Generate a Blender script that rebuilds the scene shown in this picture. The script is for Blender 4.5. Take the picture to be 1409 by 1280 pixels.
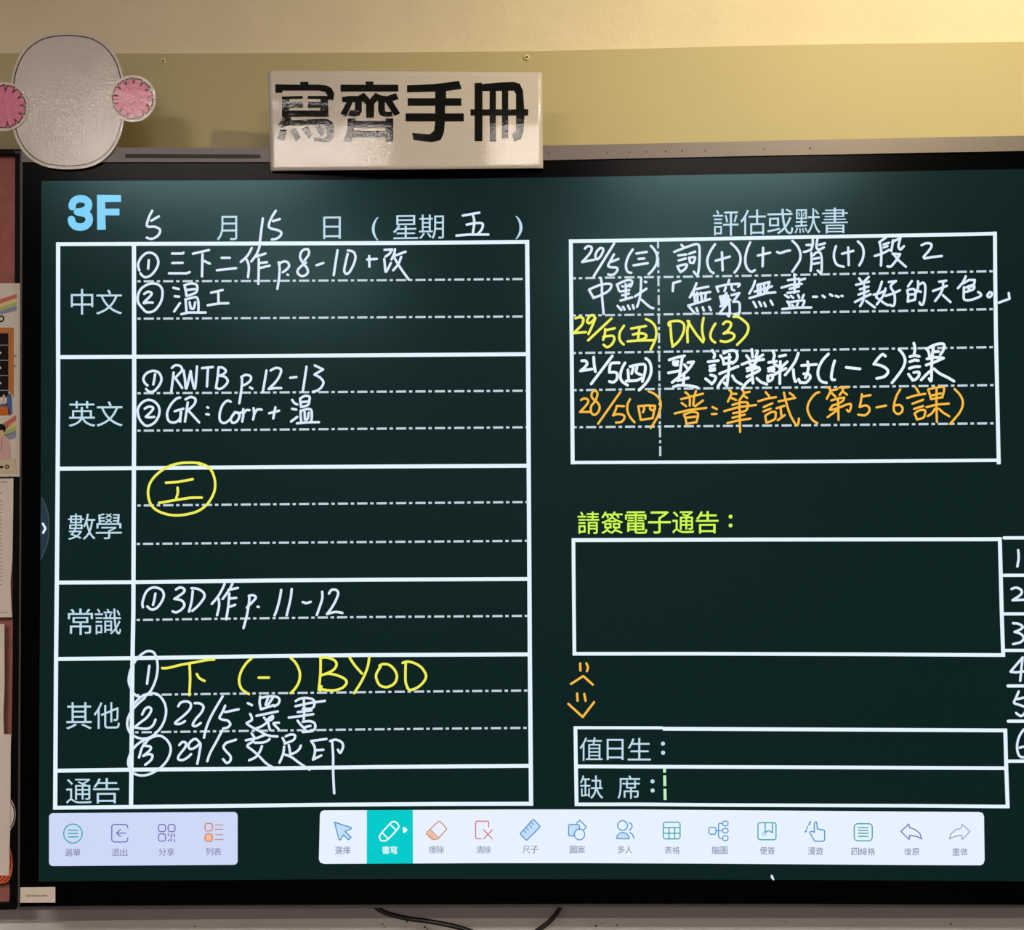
import bpy, bmesh, math, random
from mathutils import Vector, Matrix
from mathutils.geometry import tessellate_polygon

scene = bpy.context.scene
for o in list(bpy.data.objects):
    bpy.data.objects.remove(o)
COL = scene.collection

# ------------------------------------------------------------------ camera (1409 x 1280 frame)
FPX, CAMD, EYE = 1400.0, 1.55, 1.50
YAW, PITCH, ROLL = -0.01503435, 0.02931975, -0.00705624
_f = Vector((math.sin(YAW) * math.cos(PITCH), math.cos(YAW) * math.cos(PITCH), math.sin(PITCH)))
_r = _f.cross(Vector((0, 0, 1))).normalized()
_u = _r.cross(_f)
_c, _s = math.cos(ROLL), math.sin(ROLL)
RIGHT, UP, FWD = _c * _r + _s * _u, -_s * _r + _c * _u, _f
CAM = Vector((0, -CAMD, EYE))
cd = bpy.data.cameras.new('camera')
cam = bpy.data.objects.new('camera', cd)
COL.objects.link(cam)
m = Matrix.Identity(4)
for i in range(3):
    m[i][0], m[i][1], m[i][2], m[i][3] = RIGHT[i], UP[i], -FWD[i], CAM[i]
cam.matrix_world = m
cd.sensor_fit = 'HORIZONTAL'
cd.sensor_width = 36.0
cd.lens = 36.0 * FPX / 1409.0
cd.clip_start = 0.02
scene.camera = cam

# ------------------------------------------------------------------ world, exposure
w = bpy.data.worlds.new('world')
scene.world = w
w.use_nodes = True
w.node_tree.nodes['Background'].inputs[0].default_value = (0.9, 0.8, 0.72, 1)
w.node_tree.nodes['Background'].inputs[1].default_value = 0.05
scene.view_settings.view_transform = 'Standard'
scene.view_settings.look = 'None'
scene.view_settings.gamma = 1.0
scene.view_settings.use_curve_mapping = False
scene.view_settings.exposure = 0.0

LAMP_WARM = 86.0      # spotlight over the display, watts
LAMP_CEIL = 64.0       # emission of the ceiling light diffusers


def P(px, py, y=0.0):
    """a point of the photograph carried onto the upright plane at depth y"""
    d = RIGHT * ((px - 704.5) / FPX) - UP * ((py - 640.0) / FPX) + FWD
    t = (y + CAMD) / d.y
    return CAM + d * t


# ------------------------------------------------------------------ materials
def lin(c):
    return tuple(((v / 255.0) / 12.92 if v <= 10.3 else (((v / 255.0) + 0.055) / 1.055) ** 2.4) for v in c)


def mat(name, rgb, rough=0.7, metal=0.0, spec=0.5, emit=None, strength=1.0, noise=None, bump=None, coat=None):
    """rgb is the sRGB colour of the thing; noise=(scale, amount); bump=(scale, distance)"""
    mt = bpy.data.materials.new(name)
    mt.use_nodes = True
    nt = mt.node_tree
    b = nt.nodes['Principled BSDF']
    c = lin(rgb)
    b.inputs['Base Color'].default_value = (*c, 1)
    b.inputs['Roughness'].default_value = rough
    b.inputs['Metallic'].default_value = metal
    b.inputs['Specular IOR Level'].default_value = spec
    if emit is not None:
        b.inputs['Emission Color'].default_value = (*lin(emit), 1)
        b.inputs['Emission Strength'].default_value = strength
    tc = nt.nodes.new('ShaderNodeTexCoord')
    geo = nt.nodes.new('ShaderNodeNewGeometry')
    pos = geo.outputs['Position']
    if noise:
        n = nt.nodes.new('ShaderNodeTexNoise')
        n.inputs['Scale'].default_value = noise[0]
        n.inputs['Detail'].default_value = 6
        nt.links.new(pos, n.inputs['Vector'])
        r = nt.nodes.new('ShaderNodeMapRange')
        r.inputs['From Min'].default_value = 0.3
        r.inputs['From Max'].default_value = 0.7
        r.inputs['To Min'].default_value = 1 - noise[1]
        r.inputs['To Max'].default_value = 1 + noise[1]
        nt.links.new(n.outputs['Fac'], r.inputs['Value'])
        mx = nt.nodes.new('ShaderNodeVectorMath')
        mx.operation = 'SCALE'
        mx.inputs[0].default_value = c
        nt.links.new(r.outputs['Result'], mx.inputs['Scale'])
        nt.links.new(mx.outputs['Vector'], b.inputs['Base Color'])
    if bump:
        hs = None
        for k in range(0, len(bump), 2):
            n2 = nt.nodes.new('ShaderNodeTexNoise')
            n2.inputs['Scale'].default_value = bump[k]
            n2.inputs['Detail'].default_value = 5 if k == 0 else 2
            nt.links.new(pos, n2.inputs['Vector'])
            bp = nt.nodes.new('ShaderNodeBump')
            bp.inputs['Distance'].default_value = bump[k + 1]
            bp.inputs['Strength'].default_value = 1.0
            nt.links.new(n2.outputs['Fac'], bp.inputs['Height'])
            if hs:
                nt.links.new(hs.outputs['Normal'], bp.inputs['Normal'])
            hs = bp
        nt.links.new(hs.outputs['Normal'], b.inputs['Normal'])
        if coat:
            nt.links.new(hs.outputs['Normal'], b.inputs['Coat Normal'])
    if coat:
        b.inputs['Coat Weight'].default_value = coat[0]
        b.inputs['Coat Roughness'].default_value = coat[1]
    return mt


GLASS_ROUGH = 0.21


def lit(name, rgb, strength=1.0):
    """a colour shown by the screen: it emits, under the same dark anti-glare glass"""
    mt = mat(name, (4, 4, 5), rough=GLASS_ROUGH, spec=0.21, emit=rgb, strength=strength)
    mt.node_tree.nodes['Principled BSDF'].inputs['Specular Tint'].default_value = (0.5, 0.92, 1.08, 1)
    return mt


# ------------------------------------------------------------------ mesh helpers
def mesh_obj(name, verts, faces, material, parent=None, label=None, smooth=False, kind=None):
    me = bpy.data.meshes.new(name)
    me.from_pydata([tuple(v) for v in verts], [], faces)
    mats = material if isinstance(material, (list, tuple)) else [material]
    for mm in mats:
        me.materials.append(mm)
    if smooth:
        for p in me.polygons:
            p.use_smooth = True
    me.update()
    ob = bpy.data.objects.new(name, me)
    COL.objects.link(ob)
    if parent is not None:
        ob.parent = parent
        ob.matrix_parent_inverse = parent.matrix_world.inverted()
    if label:
        ob['label'] = label
    if kind:
        ob['kind'] = kind
    return ob


def thing(name, label, cat, loc=(0, 0, 0), group=None):
    o = bpy.data.objects.new(name, None)
    o.empty_display_size = 0.05
    o.location = loc
    o.matrix_world = Matrix.Translation(loc)
    COL.objects.link(o)
    o['label'] = label
    o['category'] = cat
    if group:
        o['group'] = group
    return o


def tag(o, label, cat, group=None):
    o['label'] = label
    o['category'] = cat
    if group:
        o['group'] = group
    return o


class Flat:
    """flat print: collects polygons given in photograph pixels and lays them on the plane at depth y"""

    def __init__(self, y):
        self.y, self.v, self.f, self.m = y, [], [], []

    def poly(self, pts, mi=0):
        b = len(self.v)
        ps = [P(x, z, self.y) for x, z in pts]
        self.v += ps
        if len(pts) <= 4 and len(pts) == 3:
            tris = [(0, 1, 2)]
        else:
            tris = tessellate_polygon([[Vector((p.x, p.z, 0)) for p in ps]])
        for t in tris:
            a, b2, c = [ps[i] for i in t]
            n = (b2 - a).cross(c - a)
            t = tuple(t) if n.y < 0 else tuple(reversed(t))
            self.f.append(tuple(b + i for i in t))
            self.m.append(mi)

    def line(self, pts, wd, mi=0, caps=True):
        for i in range(len(pts) - 1):
            (x0, y0), (x1, y1) = pts[i], pts[i + 1]
            L = math.hypot(x1 - x0, y1 - y0)
            if L < 1e-6:
                continue
            nx, ny = -(y1 - y0) / L * wd / 2, (x1 - x0) / L * wd / 2
            self.poly([(x0 + nx, y0 + ny), (x1 + nx, y1 + ny), (x1 - nx, y1 - ny), (x0 - nx, y0 - ny)], mi)
        if caps:
            for k, (x, y) in enumerate(pts):
                if not caps == 'all' and 0 < k < len(pts) - 1:
                    # inner joins only where the path turns
                    ax, ay = pts[k - 1]
                    bx, by = pts[k + 1]
                    t = abs(math.atan2((x - ax) * (by - y) - (y - ay) * (bx - x), (x - ax) * (bx - x) + (y - ay) * (by - y)))
                    if t < 0.12:
                        continue
                self.disc(x, y, wd / 2, 10, mi)

    def disc(self, x, y, r, n=16, mi=0):
        self.poly([(x + r * math.cos(6.28318 * i / n), y + r * math.sin(6.28318 * i / n)) for i in range(n)], mi)

    def ring(self, pts, wd, mi=0):
        self.line(list(pts) + [pts[0]], wd, mi)

    def build(self, name, material, parent, label=None, kind=None):
        ob = mesh_obj(name, self.v, self.f, material, parent, label, kind=kind)
        if isinstance(material, (list, tuple)):
            for p, mi in zip(ob.data.polygons, self.m):
                p.material_index = mi
        return ob


def smooth_path(pts, n=4):
    if len(pts) < 3:
        return pts
    out = []
    q = [pts[0]] + list(pts) + [pts[-1]]
    for i in range(1, len(q) - 2):
        p0, p1, p2, p3 = q[i - 1], q[i], q[i + 1], q[i + 2]
        for k in range(n):
            t = k / n
            out.append(tuple(0.5 * (2 * p1[j] + (p2[j] - p0[j]) * t + (2 * p0[j] - 5 * p1[j] + 4 * p2[j] - p3[j]) * t * t
                                    + (3 * p1[j] - p0[j] - 3 * p2[j] + p3[j]) * t ** 3) for j in (0, 1)))
    out.append(pts[-1])
    return out


def parse(s):
    return [tuple(float(a) for a in p.split(',')) for p in s.split()]


def crop(pts, x0, y0, wd, full=1409.0):
    k = wd / full
    return [(x0 + x * k, y0 + y * k) for x, y in pts]


def rrect(x0, y0, x1, y1, r, n=5, sk=0.0):
    """rounded rectangle; sk = pixels the right end sits lower than the left"""
    out = []
    for cx, cy, a0 in ((x1 - r, y0 + r, -90), (x1 - r, y1 - r, 0), (x0 + r, y1 - r, 90), (x0 + r, y0 + r, 180)):
        for i in range(n + 1):
            a = math.radians(a0 + 90 * i / n)
            x = cx + r * math.cos(a)
            out.append((x, cy + r * math.sin(a) + sk * (x - x0) / (x1 - x0)))
    return out


def slope(px, py):
    """how much a level line of the display runs down per pixel at this place of the photograph"""
    t = min(1, max(0, (py - 245) / 967))
    u = min(1, max(0, (px - 100) / 700))
    top = -0.0035 - 0.0140 * u
    bot = -0.0055 + 0.0085 * u
    return top * (1 - t) + bot * t


_glyphs = {}


def glyph(ch, off):
    """outline of one printed character from the built-in font: (verts, faces, bounds)"""
    if (ch, off) in _glyphs:
        return _glyphs[(ch, off)]
    cu = bpy.data.curves.new('type', 'FONT')
    cu.body = ch
    cu.size = 1.0
    cu.offset = off
    cu.resolution_u = 4
    ob = bpy.data.objects.new('type', cu)
    COL.objects.link(ob)
    dg = bpy.context.evaluated_depsgraph_get()
    dg.update()
    ev = ob.evaluated_get(dg)
    me = ev.to_mesh()
    vs = [(v.co.x, v.co.y) for v in me.vertices]
    fs = [tuple(p.vertices) for p in me.polygons]
    ev.to_mesh_clear()
    bpy.data.objects.remove(ob)
    bpy.data.curves.remove(cu)
    xs, ys = [v[0] for v in vs], [v[1] for v in vs]
    _glyphs[(ch, off)] = (vs, fs, (min(xs), min(ys), max(xs), max(ys)))
    return _glyphs[(ch, off)]


def put_char(fl, ch, x0, y0, x1, y1, off=0.0, mi=0):
    vs, fs, (a, b, c, d) = glyph(ch, off)
    cx = (x0 + x1) / 2
    sl = slope(cx, (y0 + y1) / 2)
    base = len(fl.v)
    for x, y in vs:
        px = x0 + (x - a) / (c - a) * (x1 - x0)
        py = y1 - (y - b) / (d - b) * (y1 - y0) + sl * (px - cx)
        fl.v.append(P(px, py, fl.y))
    for f in fs:
        q = [fl.v[base + i] for i in f[:3]]
        n = (q[1] - q[0]).cross(q[2] - q[0])
        f = f if n.y < 0 else tuple(reversed(f))
        fl.f.append(tuple(base + i for i in f))
        fl.m.append(mi)


def put_word(fl, s, x0, y0, x1, y1, off=0.0, gap=0.06):
    n = len(s)
    wd = (x1 - x0) / (n + gap * (n - 1))
    for i, ch in enumerate(s):
        a = x0 + i * wd * (1 + gap)
        put_char(fl, ch, a, y0, a + wd, y1, off)


def box(verts, faces, x0, x1, y0, y1, z0, z1):
    b = len(verts)
    verts += [(x0, y0, z0), (x1, y0, z0), (x1, y1, z0), (x0, y1, z0), (x0, y0, z1), (x1, y0, z1), (x1, y1, z1), (x0, y1, z1)]
    faces += [tuple(b + i for i in f) for f in ((0, 1, 5, 4), (1, 2, 6, 5), (2, 3, 7, 6), (3, 0, 4, 7), (4, 5, 6, 7), (3, 2, 1, 0))]


def box_obj(name, x0, x1, y0, y1, z0, z1, material, parent=None, label=None, kind=None, bevel=0):
    v, f = [], []
    box(v, f, x0, x1, y0, y1, z0, z1)
    ob = mesh_obj(name, v, f, material, parent, label, kind=kind)
    if bevel:
        md = ob.modifiers.new('bevel', 'BEVEL')
        md.width = bevel
        md.segments = 2
    return ob


def slab(name, pts, y_front, y_back, material, parent=None, label=None, kind=None, mi_side=None):
    """a solid whose front outline is given in photograph pixels at y_front, straight back to y_back"""
    fr = [P(x, z, y_front) for x, z in pts]
    n = len(fr)
    verts = fr + [Vector((p.x, y_back, p.z)) for p in fr]
    faces = []
    for t in tessellate_polygon([[Vector((p.x, p.z, 0)) for p in fr]]):
        a, b2, c = [fr[i] for i in t]
        nn = (b2 - a).cross(c - a)
        t = tuple(t) if nn.y < 0 else tuple(reversed(t))
        faces.append(t)
        faces.append(tuple(n + i for i in reversed(t)))
    for i in range(n):
        j = (i + 1) % n
        faces.append((i, j, n + j, n + i))
    ob = mesh_obj(name, verts, faces, material, parent, label, kind=kind)
    bm = bmesh.new()
    bm.from_mesh(ob.data)
    bmesh.ops.recalc_face_normals(bm, faces=bm.faces)
    bm.to_mesh(ob.data)
    bm.free()
    return ob


def tube(name, pts, r, material, parent=None, label=None, sides=12):
    verts, faces = [], []
    n = len(pts)
    for i, p in enumerate(pts):
        t = (pts[min(i + 1, n - 1)] - pts[max(i - 1, 0)]).normalized()
        a = t.cross(Vector((0, 1, 0))).normalized()
        b = t.cross(a)
        for k in range(sides):
            an = 2 * math.pi * k / sides
            verts.append(p + a * (r * math.cos(an)) + b * (r * math.sin(an)))
    for i in range(n - 1):
        for k in range(sides):
            k2 = (k + 1) % sides
            faces.append((i * sides + k, i * sides + k2, (i + 1) * sides + k2, (i + 1) * sides + k))
    faces.append(tuple(reversed(range(sides))))
    faces.append(tuple((n - 1) * sides + k for k in range(sides)))
    return mesh_obj(name, verts, faces, material, parent, label, smooth=True)

# handwriting on the screen: name, colour, tiles of (crop x0, crop y0, crop width, strokes); a stroke is a list of points in
# crop units (1409 across the crop). '!' keeps a stroke's corners sharp.
WRITING = [
('date_writing', 'white handwritten date numbers 5 and 15', 'white', [
 (170,270,200, "278,142 248,200 226,272 240,296 300,296 348,318 352,350 325,390 270,414 225,402|!268,238 342,196|!1350,216 1322,440"),
 (340,270,200, "278,142 236,210 210,282 228,312 300,330 332,355 318,390 280,414 240,420|!250,242 318,222"),
 (540,270,200, "!682,188 842,160|782,192 792,230 790,290 780,350|720,276 800,262 866,262 876,290 860,330 832,362|!620,382 740,372 930,372"),
]),
('homework_writing', 'white handwritten first line of the top row', 'white', [
 (180,335,200, "92,290 120,320 152,328 205,300 255,230 266,170 240,115 190,90 140,100 95,145 70,205 82,262|174,162 168,245|!400,98 505,98 510,90|!402,190 502,188|!370,290 540,290 572,278|!602,100 758,64|695,106 692,230 690,320|!690,160 765,196|!880,140 960,140|!835,260 1020,240|1172,45 1130,120 1066,180|1122,155 1140,200 1144,250 1136,328|1248,30 1222,100 1168,175|!1215,128 1305,98|1240,150 1240,260 1236,392|!1250,190 1320,182|!1250,238 1346,216"),
 (370,335,200, "95,182 104,240 98,340 82,440|95,200 140,176 180,182 196,215 180,245 135,280|!180,302 186,306|345,165 385,110 385,65 360,55 320,75 302,130 330,190 370,240 376,285 345,312 310,314 278,285 285,250 320,215 360,185|!462,212 528,190|!665,66 628,308|764,100 745,180 730,265 755,296 790,265 830,180 838,120 815,80 765,68|!952,156 1046,150|!972,122 974,226|!1120,62 1195,58 1170,100 1130,128|1118,150 1125,220 1132,275 1155,245 1182,190|1222,55 1215,100 1188,155|!1225,118 1325,80|1282,130 1255,200 1205,260|1205,120 1270,230 1355,350"),
]),
('homework_writing', 'white handwritten second line of the top row', 'white', [
 (180,335,200, "130,650 165,668 230,650 290,570 308,480 290,420 240,390 170,395 100,440 68,510 75,580 130,648|130,490 165,468 200,480 190,510 125,576 170,572 212,574|!412,430 465,442|!425,512 468,516|!476,580 420,660|520,405 530,450 540,510|520,408 580,388 635,400 645,440 625,480 540,510|!540,452 625,442|530,540 535,600 540,660|530,545 600,525 640,525 655,570 655,650|570,570 580,630|625,570 610,630 585,632|!490,686 560,670 725,670|!778,478 890,452|848,470 850,580|!745,600 860,582 945,580"),
]),
('homework_writing', 'white handwritten first line of the second row', 'white', [
 (180,495,200, "148,285 180,312 225,305 275,250 297,190 275,130 220,108 155,130 122,180 135,225 162,250|235,140 228,190 218,240|398,80 430,55 475,60 498,95 470,135 430,175|415,125 405,210 392,310|!430,175 498,275|512,105 525,190 538,280 580,110|580,110 595,200 622,280 642,66|!690,82 795,72|!748,80 738,260|850,80 840,180 825,275|850,75 890,78 922,110 890,145 850,155|850,155 910,165 940,210 905,260 860,285 825,270|1078,165 1076,250 1065,340 1052,422|1070,170 1110,148 1160,160 1160,200 1120,235 1085,250|!1155,268 1178,282|!1315,105 1280,312"),
 (300,495,200, "510,105 560,80 610,95 600,150 560,215 490,285|!490,285 560,275 612,276|!700,176 760,168|!858,68 822,308|!938,56 1018,95 935,144|935,144 990,175 1022,220 1000,270 960,300 918,312"),
]),
('homework_writing', 'white handwritten second line of the second row', 'white', [
 (180,495,200, "95,595 135,635 175,640 235,605 275,530 270,455 225,405 165,390 105,420 68,480 75,550 95,595|135,475 175,455 215,465 205,495 145,555|!145,555 185,560 228,555|478,368 440,380 385,440 352,520 365,590 410,610 455,595 480,560 488,510|!425,500 510,475|!485,500 478,600|530,385 580,362 625,380 620,425 580,470 548,495|552,415 540,500 525,600|!560,495 662,608|!742,462 750,466|!732,528 756,532|968,408 935,398 890,440 862,520 865,590 905,615 950,590 975,560 1010,508|1010,508 970,570 985,612 1025,600 1050,560 1050,520 1010,510 1050,520 1095,500|1090,480 1090,540 1080,600|1095,520 1120,490 1150,490|1190,470 1195,530 1185,580|1195,530 1225,485 1268,485"),
 (300,495,200, "!496,520 592,495|!556,462 535,570|718,390 740,420 768,435|!718,476 758,484|!768,555 708,600|795,380 800,420 805,460|795,378 840,352 885,358 885,400 870,440 805,460|!805,412 880,405|800,495 802,550 806,605|800,500 860,480 900,485 910,530 905,595|840,510 842,580|880,515 870,570 848,582|!765,618 860,608 978,606"),
]),
('homework_writing', 'yellow handwritten sign in a circle', 'yellow', [
 (185,630,200, "640,65 600,50 520,48 430,55 330,85 230,150 160,230 132,320 145,420 190,490 270,535 380,558 500,550 620,515 710,445 770,340 782,240 755,140 700,80 620,50|!305,242 420,235 565,208|418,290 420,340 405,395|!238,438 400,410 540,388 652,386"),
]),
('homework_writing', 'white handwritten line of the fourth row', 'white', [
 (180,790,200, "118,322 112,280 140,190 180,145 235,130 300,155 320,210 295,275 250,330 200,345 160,315|238,190 228,250 215,300|438,150 480,130 520,150 505,185 422,242|422,242 490,255 520,300 490,345 440,372 405,362|600,165 590,260 564,365|588,138 650,145 705,180 712,225 680,275 640,320 595,358|910,95 880,160 840,225 785,290|852,240 856,310 836,400|985,95 950,160 890,242|!945,155 1038,135|955,190 945,310 925,440|!955,238 1022,232|!960,318 1012,298|1145,210 1148,260 1125,400 1092,525|1145,215 1180,205 1212,225 1190,260 1125,325|!1228,318 1240,320"),
 (300,790,200, "612,155 600,230 575,330 548,402|714,145 705,230 685,320 665,402|!820,272 855,284 898,270|1010,172 1010,240 985,320 958,398|1075,190 1100,155 1145,155 1165,190 1140,260 1100,330 1055,390|1055,390 1100,375 1150,368 1205,378"),
]),
('homework_writing', 'yellow handwritten first line of the fifth row', 'yellow', [
 (170,900,200, "375,138 430,136 560,105 700,80 800,60 878,55|640,100 645,240 638,400|710,195 735,235 785,262|1240,45 1190,90 1140,170 1120,260 1145,340 1215,390|1310,230 1409,230"),
 (400,890,200, "0,110 50,160 88,250 80,340 40,410 0,450|290,110 288,260 272,420|285,108 350,105 420,130 445,170 420,220 360,255 295,278|295,278 360,262 440,275 520,310 542,350 500,400 410,425 300,415|!298,385 288,425|570,105 620,180 690,260|762,100 745,200 690,330 615,450|860,185 900,168 960,180 1010,230 1030,290 1010,350 960,385 910,392 860,370 830,310 832,260 870,195|1115,165 1112,250 1115,350 1140,410|1085,158 1130,145 1200,160 1270,205 1312,280 1290,340 1230,395 1160,420 1130,400"),
]),
('homework_writing', 'white handwritten circled one of the fifth row', 'white', [
 (170,900,200, "150,415 110,395 75,340 50,260 70,150 120,60 180,0 240,-28 300,-5 330,100 320,220 280,330 240,385 210,410|250,115 240,190 228,290"),
]),
('homework_writing', 'white handwritten second line of the fifth row', 'white', [
 (170,950,200, "205,75 130,140 60,230 35,320 55,400 100,445 180,470 260,455 330,400 385,320 412,220 400,130 350,55 290,30 220,40 150,80 70,170|180,235 210,180 250,165 268,195 230,260 160,315 105,360|105,360 180,372 240,370 285,340 310,285|530,155 555,120 610,108 650,130 645,180 590,240 510,305 505,325 550,325 595,300|690,125 740,128 775,160 755,215 700,280 670,335 700,348 748,318|960,60 900,160 840,270 800,370 780,460|985,150 960,210 930,265 960,285 1010,295 1035,330 1010,360 965,372|!985,212 1115,185|!1205,125 1245,145"),
 (320,950,200, "170,230 185,260 185,290 150,310 140,325 200,365 270,400 320,430 380,445 435,448|268,60 262,120 275,185|270,75 350,60 430,65 455,95 440,135 405,155|!345,70 320,140|!395,65 330,165|!275,185 400,145|!232,248 438,205|305,265 330,290 360,265 390,250 385,280 345,300|345,300 290,345 215,375|345,310 355,360 365,385|450,315 405,318 400,330 445,375|612,105 660,80 720,75 780,90 795,130 770,175 680,180|!610,155 740,125 895,103|!632,212 765,195|690,90 695,200 690,280|!545,265 680,248 782,232|630,295 665,340 700,370|680,305 750,300 795,320 800,365 770,395 680,405|!710,355 755,345"),
]),
('homework_writing', 'white handwritten third line of the fifth row', 'white', [
 (170,1005,200, "205,140 240,90 300,60 360,55 420,95 455,160 450,230 410,310 330,385 240,430 160,438 95,415 55,360 45,300 70,220 130,140 210,90|205,125 175,180 150,265|205,150 260,160 255,195 190,250|190,250 240,232 280,245 265,290 210,335|540,145 570,115 605,125 595,170 540,240 530,280 570,290 620,265 655,232|745,130 700,85 650,110 628,155 650,182 700,165 745,130 735,220 715,325|955,5 900,110 840,220 812,300|!1090,92 995,122|995,122 968,160 990,200 1035,250 1035,295 1000,318 965,280"),
 (320,1005,200, "!185,30 215,75|!128,98 240,75 315,45|210,80 195,110 150,140 145,160|145,160 200,200 260,255 330,325 400,365|285,155 265,205 225,260 160,292|215,122 290,120 335,105 360,85|!485,75 508,125|515,60 560,42 605,50 590,95 505,130|545,145 555,200 560,235|500,160 490,230 455,315|500,235 570,260 650,320 745,382|560,235 610,215 645,185 662,150|!910,85 762,105|762,105 795,160 798,220 780,285|!810,195 880,190|!780,285 860,245|945,105 1000,92 1055,115 1072,155 1055,205 1040,220 1022,190|965,110 975,250 975,400 985,612"),
]),
('test_writing', 'white handwritten first line of the assessment table', 'white', [
 (780,320,160, "218,195 255,165 300,180 290,235 240,300 185,358|!185,358 330,330|400,190 360,235 345,290 365,325 410,285 440,220 430,190 400,190|!572,135 325,532|570,265 535,330 500,400 530,420 600,425 612,455 580,500 540,515 500,508|!540,355 625,320|798,205 750,280 718,370 720,440 745,480 780,488|!842,255 968,235|!870,320 938,315|!808,398 980,372|1018,162 1065,215 1095,290 1085,380 1040,455 990,505"),
 (920,320,160, "!155,150 185,180|68,235 180,190 280,155 340,140 370,165 375,260 370,400 355,500 340,515 305,475|!118,278 215,265|!122,338 208,315|105,410 125,450 145,480|110,410 170,392 222,390 200,440 145,480|!250,258 322,232|248,305 260,365|250,308 320,300 300,370|!260,365 300,370|562,142 510,220 470,320 475,400 505,465 545,492|!570,342 742,292|!646,240 654,458|755,130 820,190 865,270 870,350 840,430 798,485|988,120 950,210 928,320 940,410 980,465 1015,475 1045,455|!1080,280 1230,245|!1145,185 1138,410|1315,235 1350,250 1409,232"),
 (1070,320,160, "60,240 105,225 150,218|178,100 240,165 275,250 270,330 230,400 178,475|!318,235 355,228 408,205|!350,152 408,150|425,80 425,140 408,205|482,80 470,150 478,195 510,205 560,180|!505,150 572,130|408,245 412,350 400,465|435,275 465,245 510,240 530,290 535,400 525,490 485,460|!440,320 500,308|!435,380 500,368|708,165 685,240 685,320 720,390 800,415|!780,258 918,222|!855,182 862,395|972,108 1025,165 1042,240 1030,320 990,398"),
 (1180,320,160, "345,60 262,118|262,118 275,150 288,250 283,400|!315,145 380,125|!315,182 362,165|!208,285 300,255 385,210|430,95 420,160 408,225|!420,115 520,65|520,65 495,165 520,205 562,165|!425,258 510,262|515,262 480,320 430,385 395,415 362,410|!430,255 495,335 585,415|775,155 830,130 885,135 895,170 860,225 800,295|!800,295 810,315 900,298 1022,285"),
]),
('test_writing', 'white handwritten second line of the assessment table', 'white', [
 (780,370,160, "268,255 300,310 325,355|272,250 350,215 430,188 510,180 540,200 520,250 470,292|!325,350 400,325 470,290|410,110 425,200 425,320 445,545|605,190 620,225 630,265|610,190 680,155 750,135 790,150 785,190 770,215|!670,210 680,215|!758,185 740,210|!645,275 755,258|!670,322 752,300|!650,385 790,345|712,185 715,270 715,360|!615,450 660,500|!680,460 700,495|!740,445 762,490|!798,440 812,482|900,110 895,250 880,370 850,460|!825,335 965,240|!945,155 962,162|905,375 960,425 1010,465 1048,478"),
 (910,370,160, "!228,148 145,172 138,270|425,175 395,250 345,345|!400,250 570,215|!385,320 592,280|390,260 400,330 410,405|435,290 440,400|480,290 490,385|540,290 530,370|!325,445 480,400 592,365|!325,445 405,540|!425,475 440,515|!500,465 515,505|!580,460 600,502|!822,135 808,178|!668,220 690,275|!668,218 800,190 945,180|!945,180 950,195 930,215|!780,225 765,270|850,190 855,245 885,262|!790,295 755,335|710,335 725,390 735,440|!710,335 800,325|!740,362 790,352|!740,390 790,380|!735,420 800,400|805,325 825,420 828,520 818,575 795,545|835,375 790,435 740,495 705,545|!705,545 800,545|!715,455 800,430|!850,318 945,295|945,295 910,345 870,400|870,400 930,400 950,440 945,530 920,565 880,548|1135,145 1110,220 1065,300|!1130,275 1310,225 1340,210|!1068,355 1270,295 1380,285|!1165,195 1310,160|1165,195 1168,250 1175,315|1200,190 1205,300|1245,180 1250,290|1310,165 1290,220 1275,290|!1115,400 1150,465|!1185,400 1210,450|!1245,410 1265,455|!1322,385 1350,435"),
 (1060,370,160, "290,65 295,180 292,290|!212,138 350,120|!350,138 420,120|350,120 345,180 300,210|!135,228 250,195 380,182|!235,242 345,215|!208,292 345,272|!178,318 222,348|!248,328 278,352|!335,318 350,350|!405,315 388,352|205,395 225,425 235,465|210,408 300,395 400,382 410,405 390,450|!262,435 280,455|!335,415 320,450|!145,488 330,470 495,468|!518,338 565,338|!632,325 660,345|!722,308 752,328|!792,328 828,340|!862,328 875,330|!1075,115 1100,150|!1192,98 1130,160|!1038,195 1195,155|!1085,248 1188,215|!1068,312 1190,268|!1025,402 1120,352 1215,308|1138,200 1138,300 1125,380 1088,452|!1160,390 1265,468"),
 (1200,370,200, "95,125 70,200 40,270 75,300 120,335 155,352|130,190 105,265 45,345|!15,250 75,235 130,210|!162,128 232,118|232,118 180,170 215,240 220,320 205,360 170,348|!130,262 200,240 270,208|!385,118 348,170|340,210 350,260 345,318|345,205 395,195 420,220 415,300|!350,250 410,245|!345,318 410,300|445,120 445,180 428,230|460,150 495,135 515,170 510,270 495,340 470,345 460,325|!448,215 472,222|!650,125 718,115|!590,215 660,190 725,165|688,125 685,190 650,260 610,312|!685,255 760,322|908,72 880,130 832,188|!885,140 940,108 995,108|995,108 985,150 930,170|890,180 888,240 890,290 920,305 980,295 1050,265 1050,240 1028,225|!890,185 990,165|990,165 985,195 940,215 895,225|!945,175 935,210|1140,225 1118,255 1130,275 1155,262 1160,235 1140,225|!1325,235 1332,290|!1332,290 1228,328"),
]),
('test_writing', 'yellow handwritten third line of the assessment table', 'yellow', [
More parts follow.
